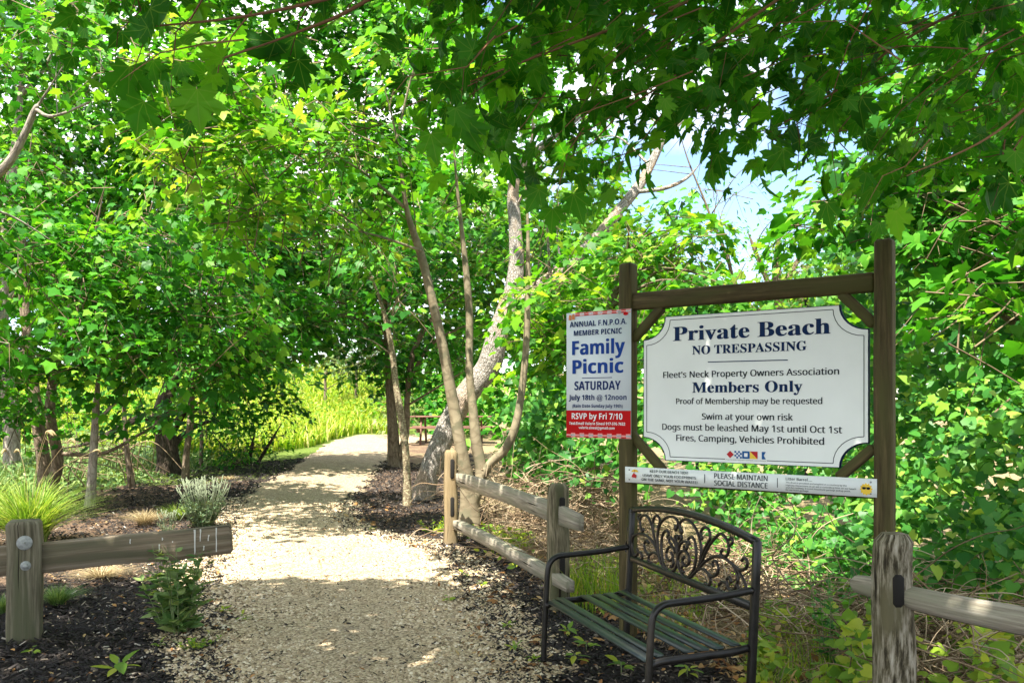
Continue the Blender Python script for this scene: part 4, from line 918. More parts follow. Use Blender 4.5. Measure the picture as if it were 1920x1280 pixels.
tree('maple_tree', 'maple with a thick sunlit brown trunk at the far left edge of the wood', [
    [(22, 925, 15.6, 58), (22, 860, 15.6, 46), (20, 760, 15.6, 44), (5, 650, 15.6, 36), (8, 480, 15.6, 30), (22, 330, 15.6, 26), (40, 150, 15.6, 22), (36, -60, 15.6, 16)],
    [(20, 770, 15.6, 22), (-30, 690, 15.5, 18), (-60, 560, 15.5, 14)],
    [(18, 560, 15.6, 16), (40, 500, 15.5, 12), (48, 440, 15.4, 10), (80, 400, 15.4, 6)], [(40, 180, 15.6, 14), (80, 130, 15.5, 10), (120, 60, 15.5, 6)]],
    [(20, 60, 14.6, 160, 110, 1.6, .7), (150, 160, 15, 150, 120, 1.5, .55), (130, -60, 14.8, 260, 130, 1.8, .8), (40, 270, 14.6, 110, 70, 1.2, .55), (-60, 600, 15, 90, 160, 1.5)],
    'leaf_mid', 'bark_pale', lsize=.14, R=.36, layers=4.4, nl=17, ws=0.64, seed=22, limbs=20)
tree('maple_tree', 'old maple with a dark gnarled trunk and low spreading limbs left of the path', [
    [(318, 905, 17.3, 74), (316, 860, 17.3, 56), (310, 815, 17.3, 54), (300, 785, 17.3, 46), (330, 690, 17.4, 36), (350, 560, 17.5, 24), (380, 420, 17.5, 14)],
    [(305, 805, 17.2, 30), (270, 782, 17, 22), (230, 800, 16.5, 16), (165, 830, 16, 12), (110, 842, 15.8, 8)],
    [(318, 815, 17.3, 24), (345, 770, 17.2, 18), (380, 700, 17, 14), (470, 640, 16.8, 9)], [(320, 840, 17.3, 20), (350, 810, 17.6, 14), (395, 790, 18, 9), (450, 800, 18.3, 5)]],
    [(470, 520, 15.8, 130, 130, 1.7), (540, 460, 16.2, 110, 110, 1.5), (390, 700, 16.4, 120, 50, 1.3), (480, 680, 16.8, 110, 80, 1.4), (540, 600, 17, 70, 80, 1.3), (480, 740, 17.4, 90, 50, 1.2), (380, 770, 17, 100, 35, 1.), (400, 400, 16, 170, 110, 1.6), (560, 350, 16.4, 130, 90, 1.5)],
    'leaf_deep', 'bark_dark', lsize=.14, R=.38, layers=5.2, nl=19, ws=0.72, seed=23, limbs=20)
for nm, st, bl, lab, lm, sd in (
    ('slender_tree', [[(166, 952, 12.3, 24), (172, 900, 12.3, 21), (178, 800, 12.3, 17), (182, 740, 12.3, 15), (190, 640, 12.2, 10)], [(176, 800, 12.3, 9), (200, 770, 12.2, 7), (240, 735, 12.2, 4)]], [(200, 640, 11.9, 90, 60, .8)], 'slender mottled tree with one side branch standing right of the twin maple trunks', 'leaf_mid', 1),
    ('slender_tree', [[(250, 915, 15.2, 18), (240, 860, 15.2, 13), (234, 800, 15.2, 12), (230, 700, 15.2, 8)]], [(240, 700, 15, 60, 50, .8)], 'thin dark leaning tree just left of the gnarled maple', 'leaf_deep', 2),
    ('slender_tree', [[(347, 898, 16.2, 20), (350, 850, 16.2, 16), (358, 780, 16.2, 15), (362, 700, 16.2, 11), (366, 600, 16, 6)]], [(370, 650, 15.8, 60, 50, .8)], 'thin tan trunk tree just right of the gnarled maple', 'leaf_deep', 3),
    ('slender_tree', [[(376, 890, 18.5, 10), (378, 830, 18.5, 9), (376, 770, 18.5, 8), (380, 700, 18.4, 6)]], [(390, 720, 18.3, 50, 40, .8)], 'very thin black stem tree at the edge of the mulch mound', 'leaf_deep', 4)):
    tree(nm, lab, st, bl, lm, 'bark_pale' if sd in (1,) else 'bark_brown', lsize=.14, R=.3, layers=4, nl=13, ws=0.8, seed=40 + sd, limbs=5, k=10)
tree('hazel_shrub', 'loose dark green shrub spilling from the shade toward the path at the left', [[(470, 905, 19, 12), (468, 860, 19, 9), (480, 800, 19, 6)], [(470, 890, 19, 8), (500, 840, 19, 6), (530, 790, 19, 4)], [(470, 890, 19, 7), (430, 850, 18.8, 5), (400, 815, 18.6, 3)]],
    [(470, 810, 18.6, 110, 60, 1.2, .8), (420, 770, 18.4, 70, 50, 1., .8), (520, 690, 19.4, 60, 40, .8), (450, 850, 18.6, 90, 30, .9)], 'leaf_deep', 'bark_dark', tmpl=OVATE, lsize=.11, R=.32, layers=5.5, nl=20, seed=31, limbs=8, cat='shrub', k=8)
tree('arching_maple', 'maple outside the left edge whose pale bent limb reaches into the upper left', [
    [(-240, 960, 10.2, 60), (-225, 700, 10.2, 50), (-170, 480, 10, 40), (-70, 370, 9.8, 30), (5, 318, 9.6, 22), (42, 260, 9.5, 18), (66, 205, 9.4, 15), (78, 188, 9.4, 12), (140, 90, 9.2, 7)],
    [(66, 205, 9.4, 9), (100, 218, 9.3, 7), (170, 190, 9.2, 5), (240, 150, 9, 3)], [(-225, 700, 10.2, 36), (-230, 450, 10, 28), (-200, 150, 9.8, 18)]],
    [(130, 60, 9.2, 140, 90, 1.1, .6), (40, 130, 9.6, 100, 80, 1., .5), (-130, 120, 10, 160, 200, 1.6, .7), (-160, 480, 10.4, 110, 160, 1.5, .8), (50, 470, 10.6, 90, 60, .9, .7), (30, 640, 10.6, 70, 60, .9, .7)],
    'leaf_mid', 'bark_pale', lsize=.135, R=.32, layers=4.2, nl=13, ws=0.75, seed=24, limbs=16)
# middle
tree('maple_tree', 'smooth barked three stemmed maple with yellow green crown behind the tan fence post', [
    [(880, 1012, 9.35, 92), (880, 960, 9.35, 66), (876, 905, 9.33, 50), (866, 850, 9.3, 40), (850, 760, 9.3, 37), (832, 660, 9.25, 33), (812, 570, 9.2, 29), (790, 480, 9.15, 27), (762, 390, 9.0, 22), (742, 250, 8.8, 16), (705, 110, 8.6, 9)],
    [(884, 950, 9.35, 40), (902, 890, 9.35, 38), (893, 830, 9.35, 36), (886, 760, 9.35, 29), (880, 690, 9.35, 25), (880, 590, 9.35, 24), (872, 490, 9.3, 21), (856, 340, 9.25, 17), (842, 160, 9.1, 9)],
    [(900, 900, 9.35, 30), (920, 868, 9.3, 28), (946, 843, 9.25, 29), (966, 800, 9.2, 27), (980, 720, 9.2, 23), (988, 620, 9.2, 21), (990, 500, 9.2, 17), (988, 380, 9.2, 14), (975, 240, 9.1, 8)],
    [(760, 390, 9, 11), (690, 330, 8.8, 8), (600, 270, 8.5, 5), (480, 180, 8.3, 3)], [(790, 470, 9.1, 9), (700, 440, 8.9, 7), (600, 420, 8.6, 4)], [(742, 270, 8.8, 9), (770, 150, 8.7, 6), (800, 60, 8.6, 3)]],
    [(300, 180, 8.4, 120, 90, .9, .9), (420, 150, 8.6, 150, 100, 1.1, .9), (560, 150, 8.8, 150, 110, 1.1, .85), (380, 300, 8.6, 150, 90, 1.0), (540, 300, 8.8, 170, 100, 1.1), (680, 260, 8.9, 130, 110, 1.1, .8), (480, 410, 9.0, 150, 70, 1.0), (640, 420, 9.1, 130, 80, 1.0, .9), (740, 400, 9.2, 110, 70, .9, .55), (880, 360, 9.2, 110, 90, .9, .4), (800, 140, 9.0, 150, 110, 1.1, .6), (420, 340, 10.6, 160, 90, 1.2, .9), (500, 220, 10.6, 160, 90, 1.2, .7), (300, 60, 8.6, 130, 60, 1., .7), (960, 170, 9.4, 110, 90, .9, .5), (1000, 440, 9.1, 60, 30, .5, .5), (985, 540, 8.9, 50, 25, .4, .8)],
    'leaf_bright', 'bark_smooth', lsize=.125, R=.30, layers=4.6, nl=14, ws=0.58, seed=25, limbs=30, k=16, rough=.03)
tree('leaning_tree', 'large pale grey flaky tree leaning right across the middle, above the picnic table', [
    [(786, 942, 13.3, 74), (799, 905, 13.3, 68), (822, 843, 13.35, 66), (846, 788, 13.4, 66), (872, 742, 13.4, 68), (908, 697, 13.5, 70), (922, 670, 13.5, 74), (932, 630, 13.5, 66), (950, 586, 13.6, 66), (962, 545, 13.6, 56), (968, 495, 13.7, 48), (966, 430, 13.8, 40), (963, 350, 13.9, 38), (985, 300, 14, 34), (1040, 255, 14.1, 28), (1085, 222, 14.2, 24), (1150, 160, 14.4, 14)],
    [(955, 590, 13.55, 40), (1000, 545, 13.7, 38), (1055, 505, 13.8, 38), (1110, 455, 14, 34), (1160, 395, 14.1, 32), (1200, 345, 14.3, 31), (1222, 305, 14.4, 27), (1245, 262, 14.5, 20), (1280, 228, 14.6, 13), (1340, 170, 14.8, 8)],
    [(1195, 360, 14.2, 13), (1250, 352, 14.3, 12), (1290, 332, 14.4, 9), (1318, 300, 14.5, 6)],
    [(964, 350, 13.9, 16), (940, 290, 13.7, 12), (930, 200, 13.5, 8)], [(985, 310, 14, 14), (1000, 240, 14, 10), (985, 150, 14, 6)]],
    [(1050, 330, 13.6, 90, 80, 1, .35), (960, 250, 13.8, 110, 100, 1.2, .5), (1180, 210, 14.6, 130, 50, 1, .6), (1020, 470, 13.2, 80, 60, .7, .5)],
    'leaf_bright', 'bark_grey', tmpl=OVATE, lsize=.13, R=.34, layers=3.6, nl=14, ws=0.62, seed=26, limbs=12, k=20, rough=.075)
tree('slender_tree', 'slender lichen speckled trunk standing alone at the mulch edge right of the path', [
    [(764, 950, 12.4, 30), (763, 900, 12.4, 25), (760, 840, 12.4, 23), (752, 780, 12.4, 23), (742, 720, 12.4, 20), (735, 660, 12.4, 19), (726, 610, 12.35, 16), (712, 560, 12.3, 14), (690, 500, 12.2, 12), (676, 430, 12.2, 9)],
    [(728, 620, 12.35, 8), (745, 560, 12.2, 6), (775, 520, 12.1, 4)], [(735, 665, 12.4, 6), (700, 640, 12.3, 4), (668, 630, 12.2, 3)]],
    [(690, 480, 12, 100, 60, .9, .8), (740, 560, 12.1, 70, 60, .8, .5), (620, 440, 12, 80, 60, .9, .8)], 'leaf_mid', 'bark_lichen', lsize=.13, R=.3, layers=4, nl=13, ws=0.6, seed=27, limbs=9, k=12)
tree('maple_tree', 'dark twin trunked maple right of the path bend with foliage arching over the gravel', [
    [(742, 893, 18.3, 62), (740, 870, 18.3, 50), (736, 800, 18.3, 37), (732, 740, 18.3, 31), (728, 660, 18.3, 27), (722, 560, 18.2, 20), (700, 440, 18, 12)],
    [(752, 862, 18.3, 30), (762, 800, 18.3, 22), (764, 740, 18.3, 20), (775, 660, 18.3, 18), (820, 580, 18.1, 13), (870, 530, 18, 9)],
    [(764, 720, 18.3, 14), (800, 655, 18.2, 12), (840, 625, 18, 10), (900, 600, 18, 6)], [(764, 760, 18.3, 8), (830, 720, 18, 6), (880, 690, 17.8, 4)]],
    [(650, 560, 17.6, 110, 90, 1.6), (740, 480, 17.6, 120, 100, 1.6), (820, 560, 18.4, 110, 90, 1.5), (700, 660, 18.4, 70, 70, 1.2, .9), (860, 650, 19, 100, 60, 1.3), (600, 600, 18.6, 60, 40, 1.2, .8), (900, 450, 18.4, 120, 100, 1.5), (770, 690, 18.6, 60, 50, 1., .8)],
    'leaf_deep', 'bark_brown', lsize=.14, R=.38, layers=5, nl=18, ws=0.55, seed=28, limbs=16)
# right
tree('maple_tree', 'leafy green tree standing between the grey leaning tree and the signboard', [
    [(1110, 870, 12.2, 30), (1112, 760, 12.2, 25), (1130, 620, 12.2, 20), (1180, 480, 12.3, 12), (1220, 420, 12.4, 8)], [(1112, 740, 12.2, 14), (1050, 640, 12, 10), (1010, 560, 11.8, 6)]],
    [(1180, 450, 12, 100, 80, 1.1, .9), (1290, 430, 12.4, 70, 50, .9, .9), (1110, 360, 14.6, 60, 60, .7, .8), (1280, 480, 12, 100, 80, 1.1), (1080, 560, 11.4, 110, 80, 1.1), (1230, 560, 11.4, 120, 70, 1.1), (1010, 620, 11.6, 100, 80, 1.0), (1100, 690, 11.2, 110, 80, 1.0), (1060, 480, 12, 70, 60, .8, .6), (1340, 560, 11.6, 90, 60, 1.0)],
    'leaf_bright', 'bark_brown', lsize=.15, R=.34, layers=5, nl=14, seed=29, limbs=16, rpow=1.5)
tree('willow_tree', 'sparse tree with narrow drooping leaves hanging in the patch of sky', [
    [(1400, 800, 15, 26), (1380, 560, 15, 20), (1330, 400, 15, 12), (1290, 300, 15, 8), (1260, 200, 15, 5)], [(1335, 400, 15, 7), (1380, 330, 14.8, 4), (1420, 300, 14.6, 2)], [(1380, 540, 15, 8), (1360, 450, 14.8, 5), (1345, 390, 14.6, 3)]],
    [(1340, 340, 14.8, 70, 40, .7, .5), (1300, 300, 14.8, 50, 40, .6, .4), (1390, 370, 14.8, 50, 60, .6, .3), (1120, 320, 15, 40, 30, .6, .4), (1350, 430, 14.8, 30, 50, .5, .5)],
    'leaf_deep', 'bark_brown', tmpl=LANCE, lsize=.15, R=.3, layers=2.6, nl=12, ws=0.38, seed=30, limbs=12, droop=.9, flat=.35)
tree('locust_tree', 'distant yellow green feathery tree seen above the sign crossbeam', [
    [(1450, 800, 21, 30), (1452, 600, 21, 22), (1458, 480, 21, 14), (1462, 400, 21, 6)], [(1452, 560, 21, 12), (1420, 480, 21, 8), (1400, 430, 21, 4)], [(1452, 560, 21, 12), (1500, 480, 21, 8), (1510, 420, 21, 4)]],
    [(1460, 450, 20.5, 70, 50, 1.2, .9), (1420, 510, 20.5, 60, 50, 1.1), (1510, 490, 20.5, 60, 60, 1.1), (1460, 560, 20, 110, 50, 1.2), (1390, 470, 21, 30, 40, .8, .5)],
    'leaf_bright', 'bark_brown', tmpl=OVATE, lsize=.13, R=.36, layers=5, nl=18, seed=32, limbs=14)
tree('maple_tree', 'tall dense maple draped over the right edge behind the sign with big bright leaves', [
    [(2050, 1020, 7.6, 130), (2040, 800, 7.6, 110), (2000, 500, 7.6, 90), (1960, 250, 7.7, 70), (1900, 0, 7.8, 50)], [(2000, 500, 7.6, 50), (1860, 420, 7.2, 30), (1760, 380, 7, 16)], [(1980, 320, 7.6, 40), (1800, 200, 7.4, 24), (1650, 150, 7.4, 12)], [(2030, 700, 7.6, 36), (1900, 600, 6.8, 20), (1800, 540, 6.5, 10)]],
    [(1860, 440, 6.4, 140, 90, .8, .8), (1780, 330, 7.2, 170, 110, .9, .9), (1640, 350, 7.8, 130, 100, .9, .9), (1850, 250, 7.2, 150, 100, .9, .9), (1700, 200, 7.6, 170, 110, 1, .8), (1860, 560, 6.0, 120, 80, .7), (1790, 460, 7, 130, 80, .8), (1880, 120, 7.4, 160, 110, 1, .8), (1640, 250, 8, 70, 70, .8, .7), (1900, 680, 5.8, 100, 80, .7, .9), (1560, 420, 8.4, 90, 60, .8, .9), (1990, 400, 6.6, 120, 300, 1, .8)],
    'leaf_mid', 'bark_brown', lsize=.145, R=.30, layers=5.2, nl=14, seed=33, limbs=26, k=12, rpow=.9)

# vine covered bank and wall of leaves on the right
g = np.random.default_rng(51)
m = M()
curtain(m, HEART, [[(1330, 1010, 9.0), (1480, 1060, 8.2), (1640, 1130, 6.6), (1780, 1150, 5.6), (1960, 1190, 4.9)], [(1300, 900, 9.6), (1460, 920, 8.8), (1640, 960, 7.2), (1790, 980, 6.2), (1960, 960, 5.3)], [(1290, 780, 10.6), (1460, 790, 10), (1650, 800, 8.2), (1790, 800, 7.2), (1960, 790, 6.2)]], 5.2, .085, g, thick=.30, lump=.5, tilt=(-.25, -.5, .75), droop=.7)
curtain(m, HEART, [[(1280, 880, 10.4), (1400, 880, 10.0), (1640, 850, 8.4), (1800, 840, 7.4), (1980, 840, 6.2)], [(1270, 700, 11.2), (1400, 690, 10.6), (1640, 640, 8.8), (1800, 640, 7.8), (1980, 640, 6.6)], [(1300, 560, 11.8), (1400, 570, 11.2), (1600, 420, 9.4), (1800, 420, 8.4), (1980, 420, 7.2)]], 5, .10, g, thick=.5, lump=.7, tilt=(-.3, -.6, .6), droop=.8)
# lower creeping fingers behind the bench
curtain(m, HEART, [[(1330, 1030, 8.3), (1420, 1050, 8.0), (1520, 1110, 6.8), (1640, 1190, 5.6)], [(1330, 960, 9.2), (1420, 970, 8.8), (1520, 990, 7.8), (1640, 1010, 6.8)]], 2.6, .075, g, thick=.2, lump=.3, tilt=(-.1, -.4, .9))
meta(m.build('vine_groundcover', MT['leaf_vine']), 'thick bank of heart shaped vine leaves behind the sign and bench', 'vines', kind='stuff')
m = M()
curtain(m, HEART, [[(960, 880, 11.0), (1010, 890, 10.2), (1100, 905, 9.4), (1200, 910, 9.0)], [(960, 830, 11.2), (1020, 820, 10.5), (1100, 820, 9.8), (1210, 820, 9.4)], [(980, 740, 11.8), (1040, 730, 11), (1100, 740, 10.4), (1220, 730, 10.2)]], 6, .10, g, thick=.35, lump=.5, tilt=(-.3, -.6, .6))
o = m.build('vine_bush', MT['leaf_vine'], loc=(1.2, 10, 0)); meta(o, 'rounded mound of vine leaves below the picnic poster, left of the sign post', 'vine bush')
# darker trees closing the view behind the right hand vines
m = M(); Cs, Os = blob_pts([(1500, 700, 13, 260, 150, 1.6), (1750, 600, 11, 250, 260, 1.6), (1300, 720, 14, 200, 130, 1.6), (1800, 900, 9, 220, 110, 1.2), (1000, 700, 16, 160, 140, 1.6), (1050, 820, 15, 120, 60, 1.3), (1150, 560, 17, 160, 140, 1.6), (1000, 300, 17, 200, 240, 1.8, .5), (840, 200, 15, 200, 260, 1.8, .5), (1700, 300, 12, 220, 240, 1.6, .7), (1620, 880, 11, 160, 90, 1.2), (820, 720, 31, 120, 90, 1.8, 1.6), (960, 740, 27, 130, 90, 1.6, 1.4), (880, 800, 28, 120, 30, 1, 1.2), (1250, 40, 12, 220, 120, 1.4, .8), (1550, 0, 11, 220, 130, 1.4, .8), (1000, 20, 13, 180, 130, 1.4, .7), (1800, -20, 10, 200, 130, 1.4, .8), (1260, 400, 18, 90, 90, 1.4, .6)], .45, 4.2, g)
sprays(m, MAPLE_SMALL, Cs, Os, 15, .45, .19, g, None)
Cs, Os = blob_pts([(150, 150, 38, 330, 260, 2.5, .7), (480, 80, 38, 260, 200, 2.5, .8), (480, 300, 39, 260, 160, 2.5, .8), (100, 480, 38, 220, 150, 2.5, .8), (720, 60, 39, 220, 180, 2.5, 1.6), (750, 300, 39, 180, 150, 2.5, 1.4), (930, 120, 40, 160, 180, 2.5, 1.3), (500, 560, 42, 260, 110, 2, .8), (250, -120, 36, 500, 160, 2.5, .9), (300, 200, 41, 420, 260, 2, .9)], .9, 4.6, g)
Cs2, Os2 = blob_pts([(40, 840, 22, 200, 40, 1.6, .8), (260, 850, 24, 180, 34, 1.6, .6), (120, 760, 26, 260, 60, 1.6, .7)], .45, 4, g)
sprays(m, MAPLE_SMALL, Cs2, Os2, 15, .45, .2, g, None)
sprays(m, MAPLE_SMALL, Cs, Os, 17, .9, .34, g, None)
meta(m.build('thicket', MT['leaf_mid']), 'dark leafy thicket filling the shade behind the vines and trees', 'thicket', kind='stuff')

# overhanging maple: hanging branch tips in view and the shading crown above the viewer
t = thing('overhanging_maple', 'large dark leaved maple whose drooping branches hang across the top of the view', 'tree', (4.6, 1.2, 0))
mt = M(); A = crom(np.array([[4.6, 1.2, -.2, .24], [4.5, 1.2, 1.5, .2], [4.2, 1.3, 3.2, .17], [3.2, 1.6, 4.8, .13], [1.5, 2.2, 6.2, .08], [-.5, 2.6, 7, .04]]), 7); tube(mt, A[:, :3], A[:, 3], 14, .05, 3)
g = np.random.default_rng(61)
BND = np.array([(150, -30), (200, 60), (270, 130), (330, 165), (420, 150), (480, 110), (560, 100), (640, 60), (720, 110), (780, 190), (840, 235), (910, 270), (960, 250), (1020, 310), (1060, 360), (1090, 260), (1150, 240), (1210, 290), (1270, 250), (1330, 290), (1390, 250), (1470, 290), (1540, 210), (1600, 220), (1660, 260), (1700, 300), (1790, 330), (1850, 350), (1930, 330), (2200, 340)])
C = []; 
while len(C) < 300:
    px = g.uniform(170, 2150); b = np.interp(px, BND[:, 0], BND[:, 1]); py = b - g.random() ** .9 * (b + 230)
    if px < 760 and g.random() < .8: continue
    if px < 1000 and g.random() < .25: continue
    C.append(PX(px, py - 8, g.uniform(2.8, 4.6)))
C = np.array(C); O = unit(np.column_stack([g.normal(-.7, .4, len(C)), g.normal(.4, .4, len(C)), g.normal(-.25, .2, len(C))]))
mc, tw = M(), M()
sprays(mc, MAPLE_FINE, C, O, 11, .19, .092, g, tw, droop=.55, flat=.35, jit=.6, up=.6, twl=2.2, tk=.4, curl=2.2)
# single low tips and the big leaf sprigs that stand out in the photo
tips = np.array([PX(*q) for q in ((1050, 340, 3.1), (1062, 300, 3.2), (1040, 270, 3.2), (410, 125, 2.6), (400, 160, 2.7), (300, 100, 2.2), (330, 60, 2.1), (280, 50, 2.2), (545, 100, 2.9), (1840, 350, 2.8), (1880, 320, 2.7), (1560, 285, 3.2), (1500, 270, 3.1), (1440, 270, 3.3), (1340, 265, 3.2), (810, 200, 3.1), (870, 130, 2.8), (960, 260, 3.2), (1175, 285, 3.2), (1655, 330, 2.9))])
n = len(tips); sprays(mc, MAPLE_FINE, tips, unit(np.column_stack([g.normal(-.6, .3, n), g.normal(.2, .3, n), g.normal(-.6, .2, n)])), 4, .11, .112, g, tw, droop=.7, flat=.3, jit=.5, up=.45, tk=.4, curl=2.)
for a, b, c, d in (((2300, -200, 3.4), (1760, 40, 3.3), (1600, 150, 3.3), (1440, 250, 3.3)), ((2000, -300, 3.2), (1400, -40, 3.0), (1050, 90, 3.0), (760, 200, 3.1)), ((1500, -250, 2.8), (900, -80, 2.5), (520, 20, 2.4), (240, 55, 2.2)), ((2300, 0, 3), (2000, 150, 2.8), (1850, 260, 2.8), (1700, 330, 2.8)), ((1750, -200, 3.6), (1400, 40, 3.4), (1240, 160, 3.3), (1060, 270, 3.2)), ((1000, -200, 2.9), (690, 0, 2.8), (560, 60, 2.8), (420, 110, 2.7))):
    P = np.array([PX(*q) for q in (a, b, c, d)]); A = crom(P, 8); tube(tw, A, np.linspace(.009, .002, len(A)), 6, .04, cap=False, r=g.random())
# shading upper crown
n = 1500; x = g.uniform(-5.6, 3.6, n); y = g.uniform(-2.2, 4.4, n); z = g.uniform(4.2, 6.8, n)
y = np.minimum(y, 4.55 - .5 * (z - 4.2) + .1 * np.clip(-x, 0, 3) - 1.3 * smooth(.9, 2.2, x) + g.normal(0, .12, n))
k = (z > EYE + .495 * np.maximum(y, 0) + .35); C = np.stack([x, y, z], -1)[k]
C = np.concatenate([C, np.stack([g.uniform(-2.9, .6, 230), g.uniform(1.6, 4.3, 230), g.uniform(4.3, 5.6, 230)], -1), np.stack([g.uniform(-1.5, .4, 70), g.uniform(4.6, 6.3, 70), g.uniform(5.2, 6.1, 70)], -1)])  # extra sprays out of view, added to cast shade on the path
C = C[C[:, 2] > EYE + .495 * np.maximum(C[:, 1], 0) + .35]
O = unit(np.column_stack([g.normal(-.5, .5, len(C)), g.normal(.3, .5, len(C)), g.normal(-.1, .2, len(C))]))
sprays(mc, MAPLE, C, O, 15, .40, .16, g, None, droop=.4)
for i in g.choice(len(C), 26, replace=False):
    q = np.array([[4.3, 1.3, 3.0], [3.2, 1.6, 4.8], [1.5, 2.2, 6.2]])[g.integers(3)]; A = crom(np.array([[*q, .05], [*((q + C[i]) / 2 + [0, 0, .3]), .03], [*C[i], .006]]), 6); tube(mt, A[:, :3], A[:, 3], 6, .05, int(i), cap=False)
mt.build('trunk', MT['bark_brown'], t, smooth=True); mc.build('crown', MT['leaf_canopy'], t); tw.build('twigs', MT['twig_red'], t)['kind'] = 'stuff'

# far wood that closes the view all round
g = np.random.default_rng(71); m = M(); n = 5200
th = g.uniform(-1.05, 1.0, n); rr = g.uniform(46, 60, n); px = CX + F * np.tan(th)
top = np.interp(px, [-600, 300, 560, 700, 900, 1150, 1300, 1420, 1560, 1700, 2600], [13, 13, 11, 12, 13, 9.5, 7, 6, 8, 12, 13])
x, y = rr * np.sin(th), rr * np.cos(th); z = H(x, y) + top * g.random(n) ** .8
C = np.stack([x, y, z], -1); O = unit(np.column_stack([-x, -y, 6 + 0 * x]) + g.normal(0, 12, (n, 3)))
sprays(m, MAPLE_SMALL, C, O, 12, 1.1, .55, g, None, jit=.6)
meta(m.build('woods', MT['leaf_far']), 'far leafy woods beyond the meadow closing the view', 'woods', kind='stuff')

# sunny meadow on the rise beyond the path
g = np.random.default_rng(81); m = M(); n = 85000
px = g.uniform(-300, 740, n); d = 19.6 + 26 * g.random(n) ** 1.3; x = (px - CX) / F * d
l = np.interp(d, pl[:, 1], pl[:, 0]); keep = (x < l - .2 - .5 * np.clip(23 - d, 0, 4)) | (d > pl[-1, 1] + .3)
x, d = x[keep], d[keep]; n = len(x); P = np.stack([x, d, H(x, d) - .02], -1)
clump = np.sin(x * 1.3 + d * .6) + np.sin(x * .5 - d * 1.1 + 2) + g.normal(0, .5, n)
blades(m, P, g.uniform(.3, .75, n) * (1 + .18 * clump), .05, g.normal(0, .22, (n, 3)) * [1, 1, 0], g, seg=2, rlo=0, rhi=1)
meta(m.build('meadow_grass', MT['meadow']), 'tall yellow green meadow grass in full sun beyond the path', 'meadow', kind='stuff')
m = M(); n = 9000; px = g.uniform(-100, 750, n); d = 24 + 15 * g.random(n); x = (px - CX) / F * d; l = np.interp(d, pl[:, 1], pl[:, 0]); k = (x < l - .5) | (d > pl[-1, 1] + .5); x, d = x[k], d[k]; n = len(x)
leaves(m, OVATE, np.stack([x, d, H(x, d) + g.uniform(.2, .75, n)], -1), np.array([0, -.3, 1.]) + g.normal(0, .5, (n, 3)), g.normal(0, 1, (n, 3)), g.uniform(.08, .18, n), g)
meta(m.build('meadow_weeds', MT['leaf_lime']), 'lime green leafy weeds mixed into the sunny meadow', 'weeds', kind='stuff')
for k, (px, py, d, rx, ry, rd, lab) in enumerate(((610, 690, 33, 60, 32, 1.2, 'pale leaved shrub above the sunny meadow at the bend of the path'), (668, 680, 34, 34, 40, 1., 'shrub with pinkish plumes at the top of the meadow, beside the twin trunk'), (740, 760, 27, 40, 50, 1., 'rounded shrub half hidden behind the dark twin trunk'))):
    c = PX(px, py, d); tree('meadow_shrub', lab, [[(px, py + ry + 25, d, 6), (px, py + ry * .5, d, 5), (px + 3, py, d, 3)]], [(px, py, d, rx, ry, rd)], 'leaf_weed' if k != 1 else 'leaf_pale', 'bark_brown', tmpl=OVATE, lsize=.2, R=.4, layers=5, nl=14, seed=85 + k, limbs=4, cat='shrub', k=6)

# shaded undergrowth between the left trunks
g = np.random.default_rng(91); m = M(); n = 26000
px = g.uniform(-200, 560, n); d = g.uniform(13.2, 24, n); x = (px - CX) / F * d; l = np.interp(d, pl[:, 1], pl[:, 0])
edge = l - np.interp(d, [13, 16, 20, 26], [3.1, 2.6, 1.7, .6]); k = x < edge + g.normal(0, .25, n); x, d = x[k], d[k]; n = len(x)
hh = .45 * np.clip((edge[k] - x) / 1.2, .1, 1)
leaves(m, OVATE, np.stack([x, d, H(x, d) + hh * g.random(n)], -1), np.array([0, -.3, 1.]) + g.normal(0, .6, (n, 3)), g.normal(0, 1, (n, 3)), g.uniform(.05, .13, n), g)
blades(m, np.stack([x, d, H(x, d)], -1)[:9000], hh[:9000] * 1.3, .02, g.normal(0, .12, (min(9000, n), 3)) * [1, 1, 0], g, seg=2)
meta(m.build('undergrowth', MT['leaf_weed']), 'low green undergrowth in the shade between the left tree trunks', 'undergrowth', kind='stuff')
m = M()
for i in range(120):
    px = g.uniform(110, 520); d = g.uniform(13.5, 19); p = gp(px, HY + F * EYE / d); p = np.array([(px - CX) / F * d, d, float(H((px - CX) / F * d, d))])
    l = np.interp(d, pl[:, 1], pl[:, 0]); 
    if p[0] > l - 2.2: continue
    a = g.normal(0, .5); P = [p, p + [a * .3, g.normal(0, .1), g.uniform(.3, .6)], p + [a * .9, g.normal(0, .3), g.uniform(.7, 1.3)]]
    if g.random() < .35: P = [p + [-.6, 0, .5], p + [0, .1, .35 + g.normal(0, .2)], p + [.7, 0, .15]]
    A = crom(np.array(P), 5); tube(m, A, np.linspace(.014, .004, len(A)), 4, cap=False, r=g.random())
meta(m.build('bare_twigs', MT['twig']), 'bare dark saplings and twigs in the shade under the left trees', 'twigs', kind='stuff')

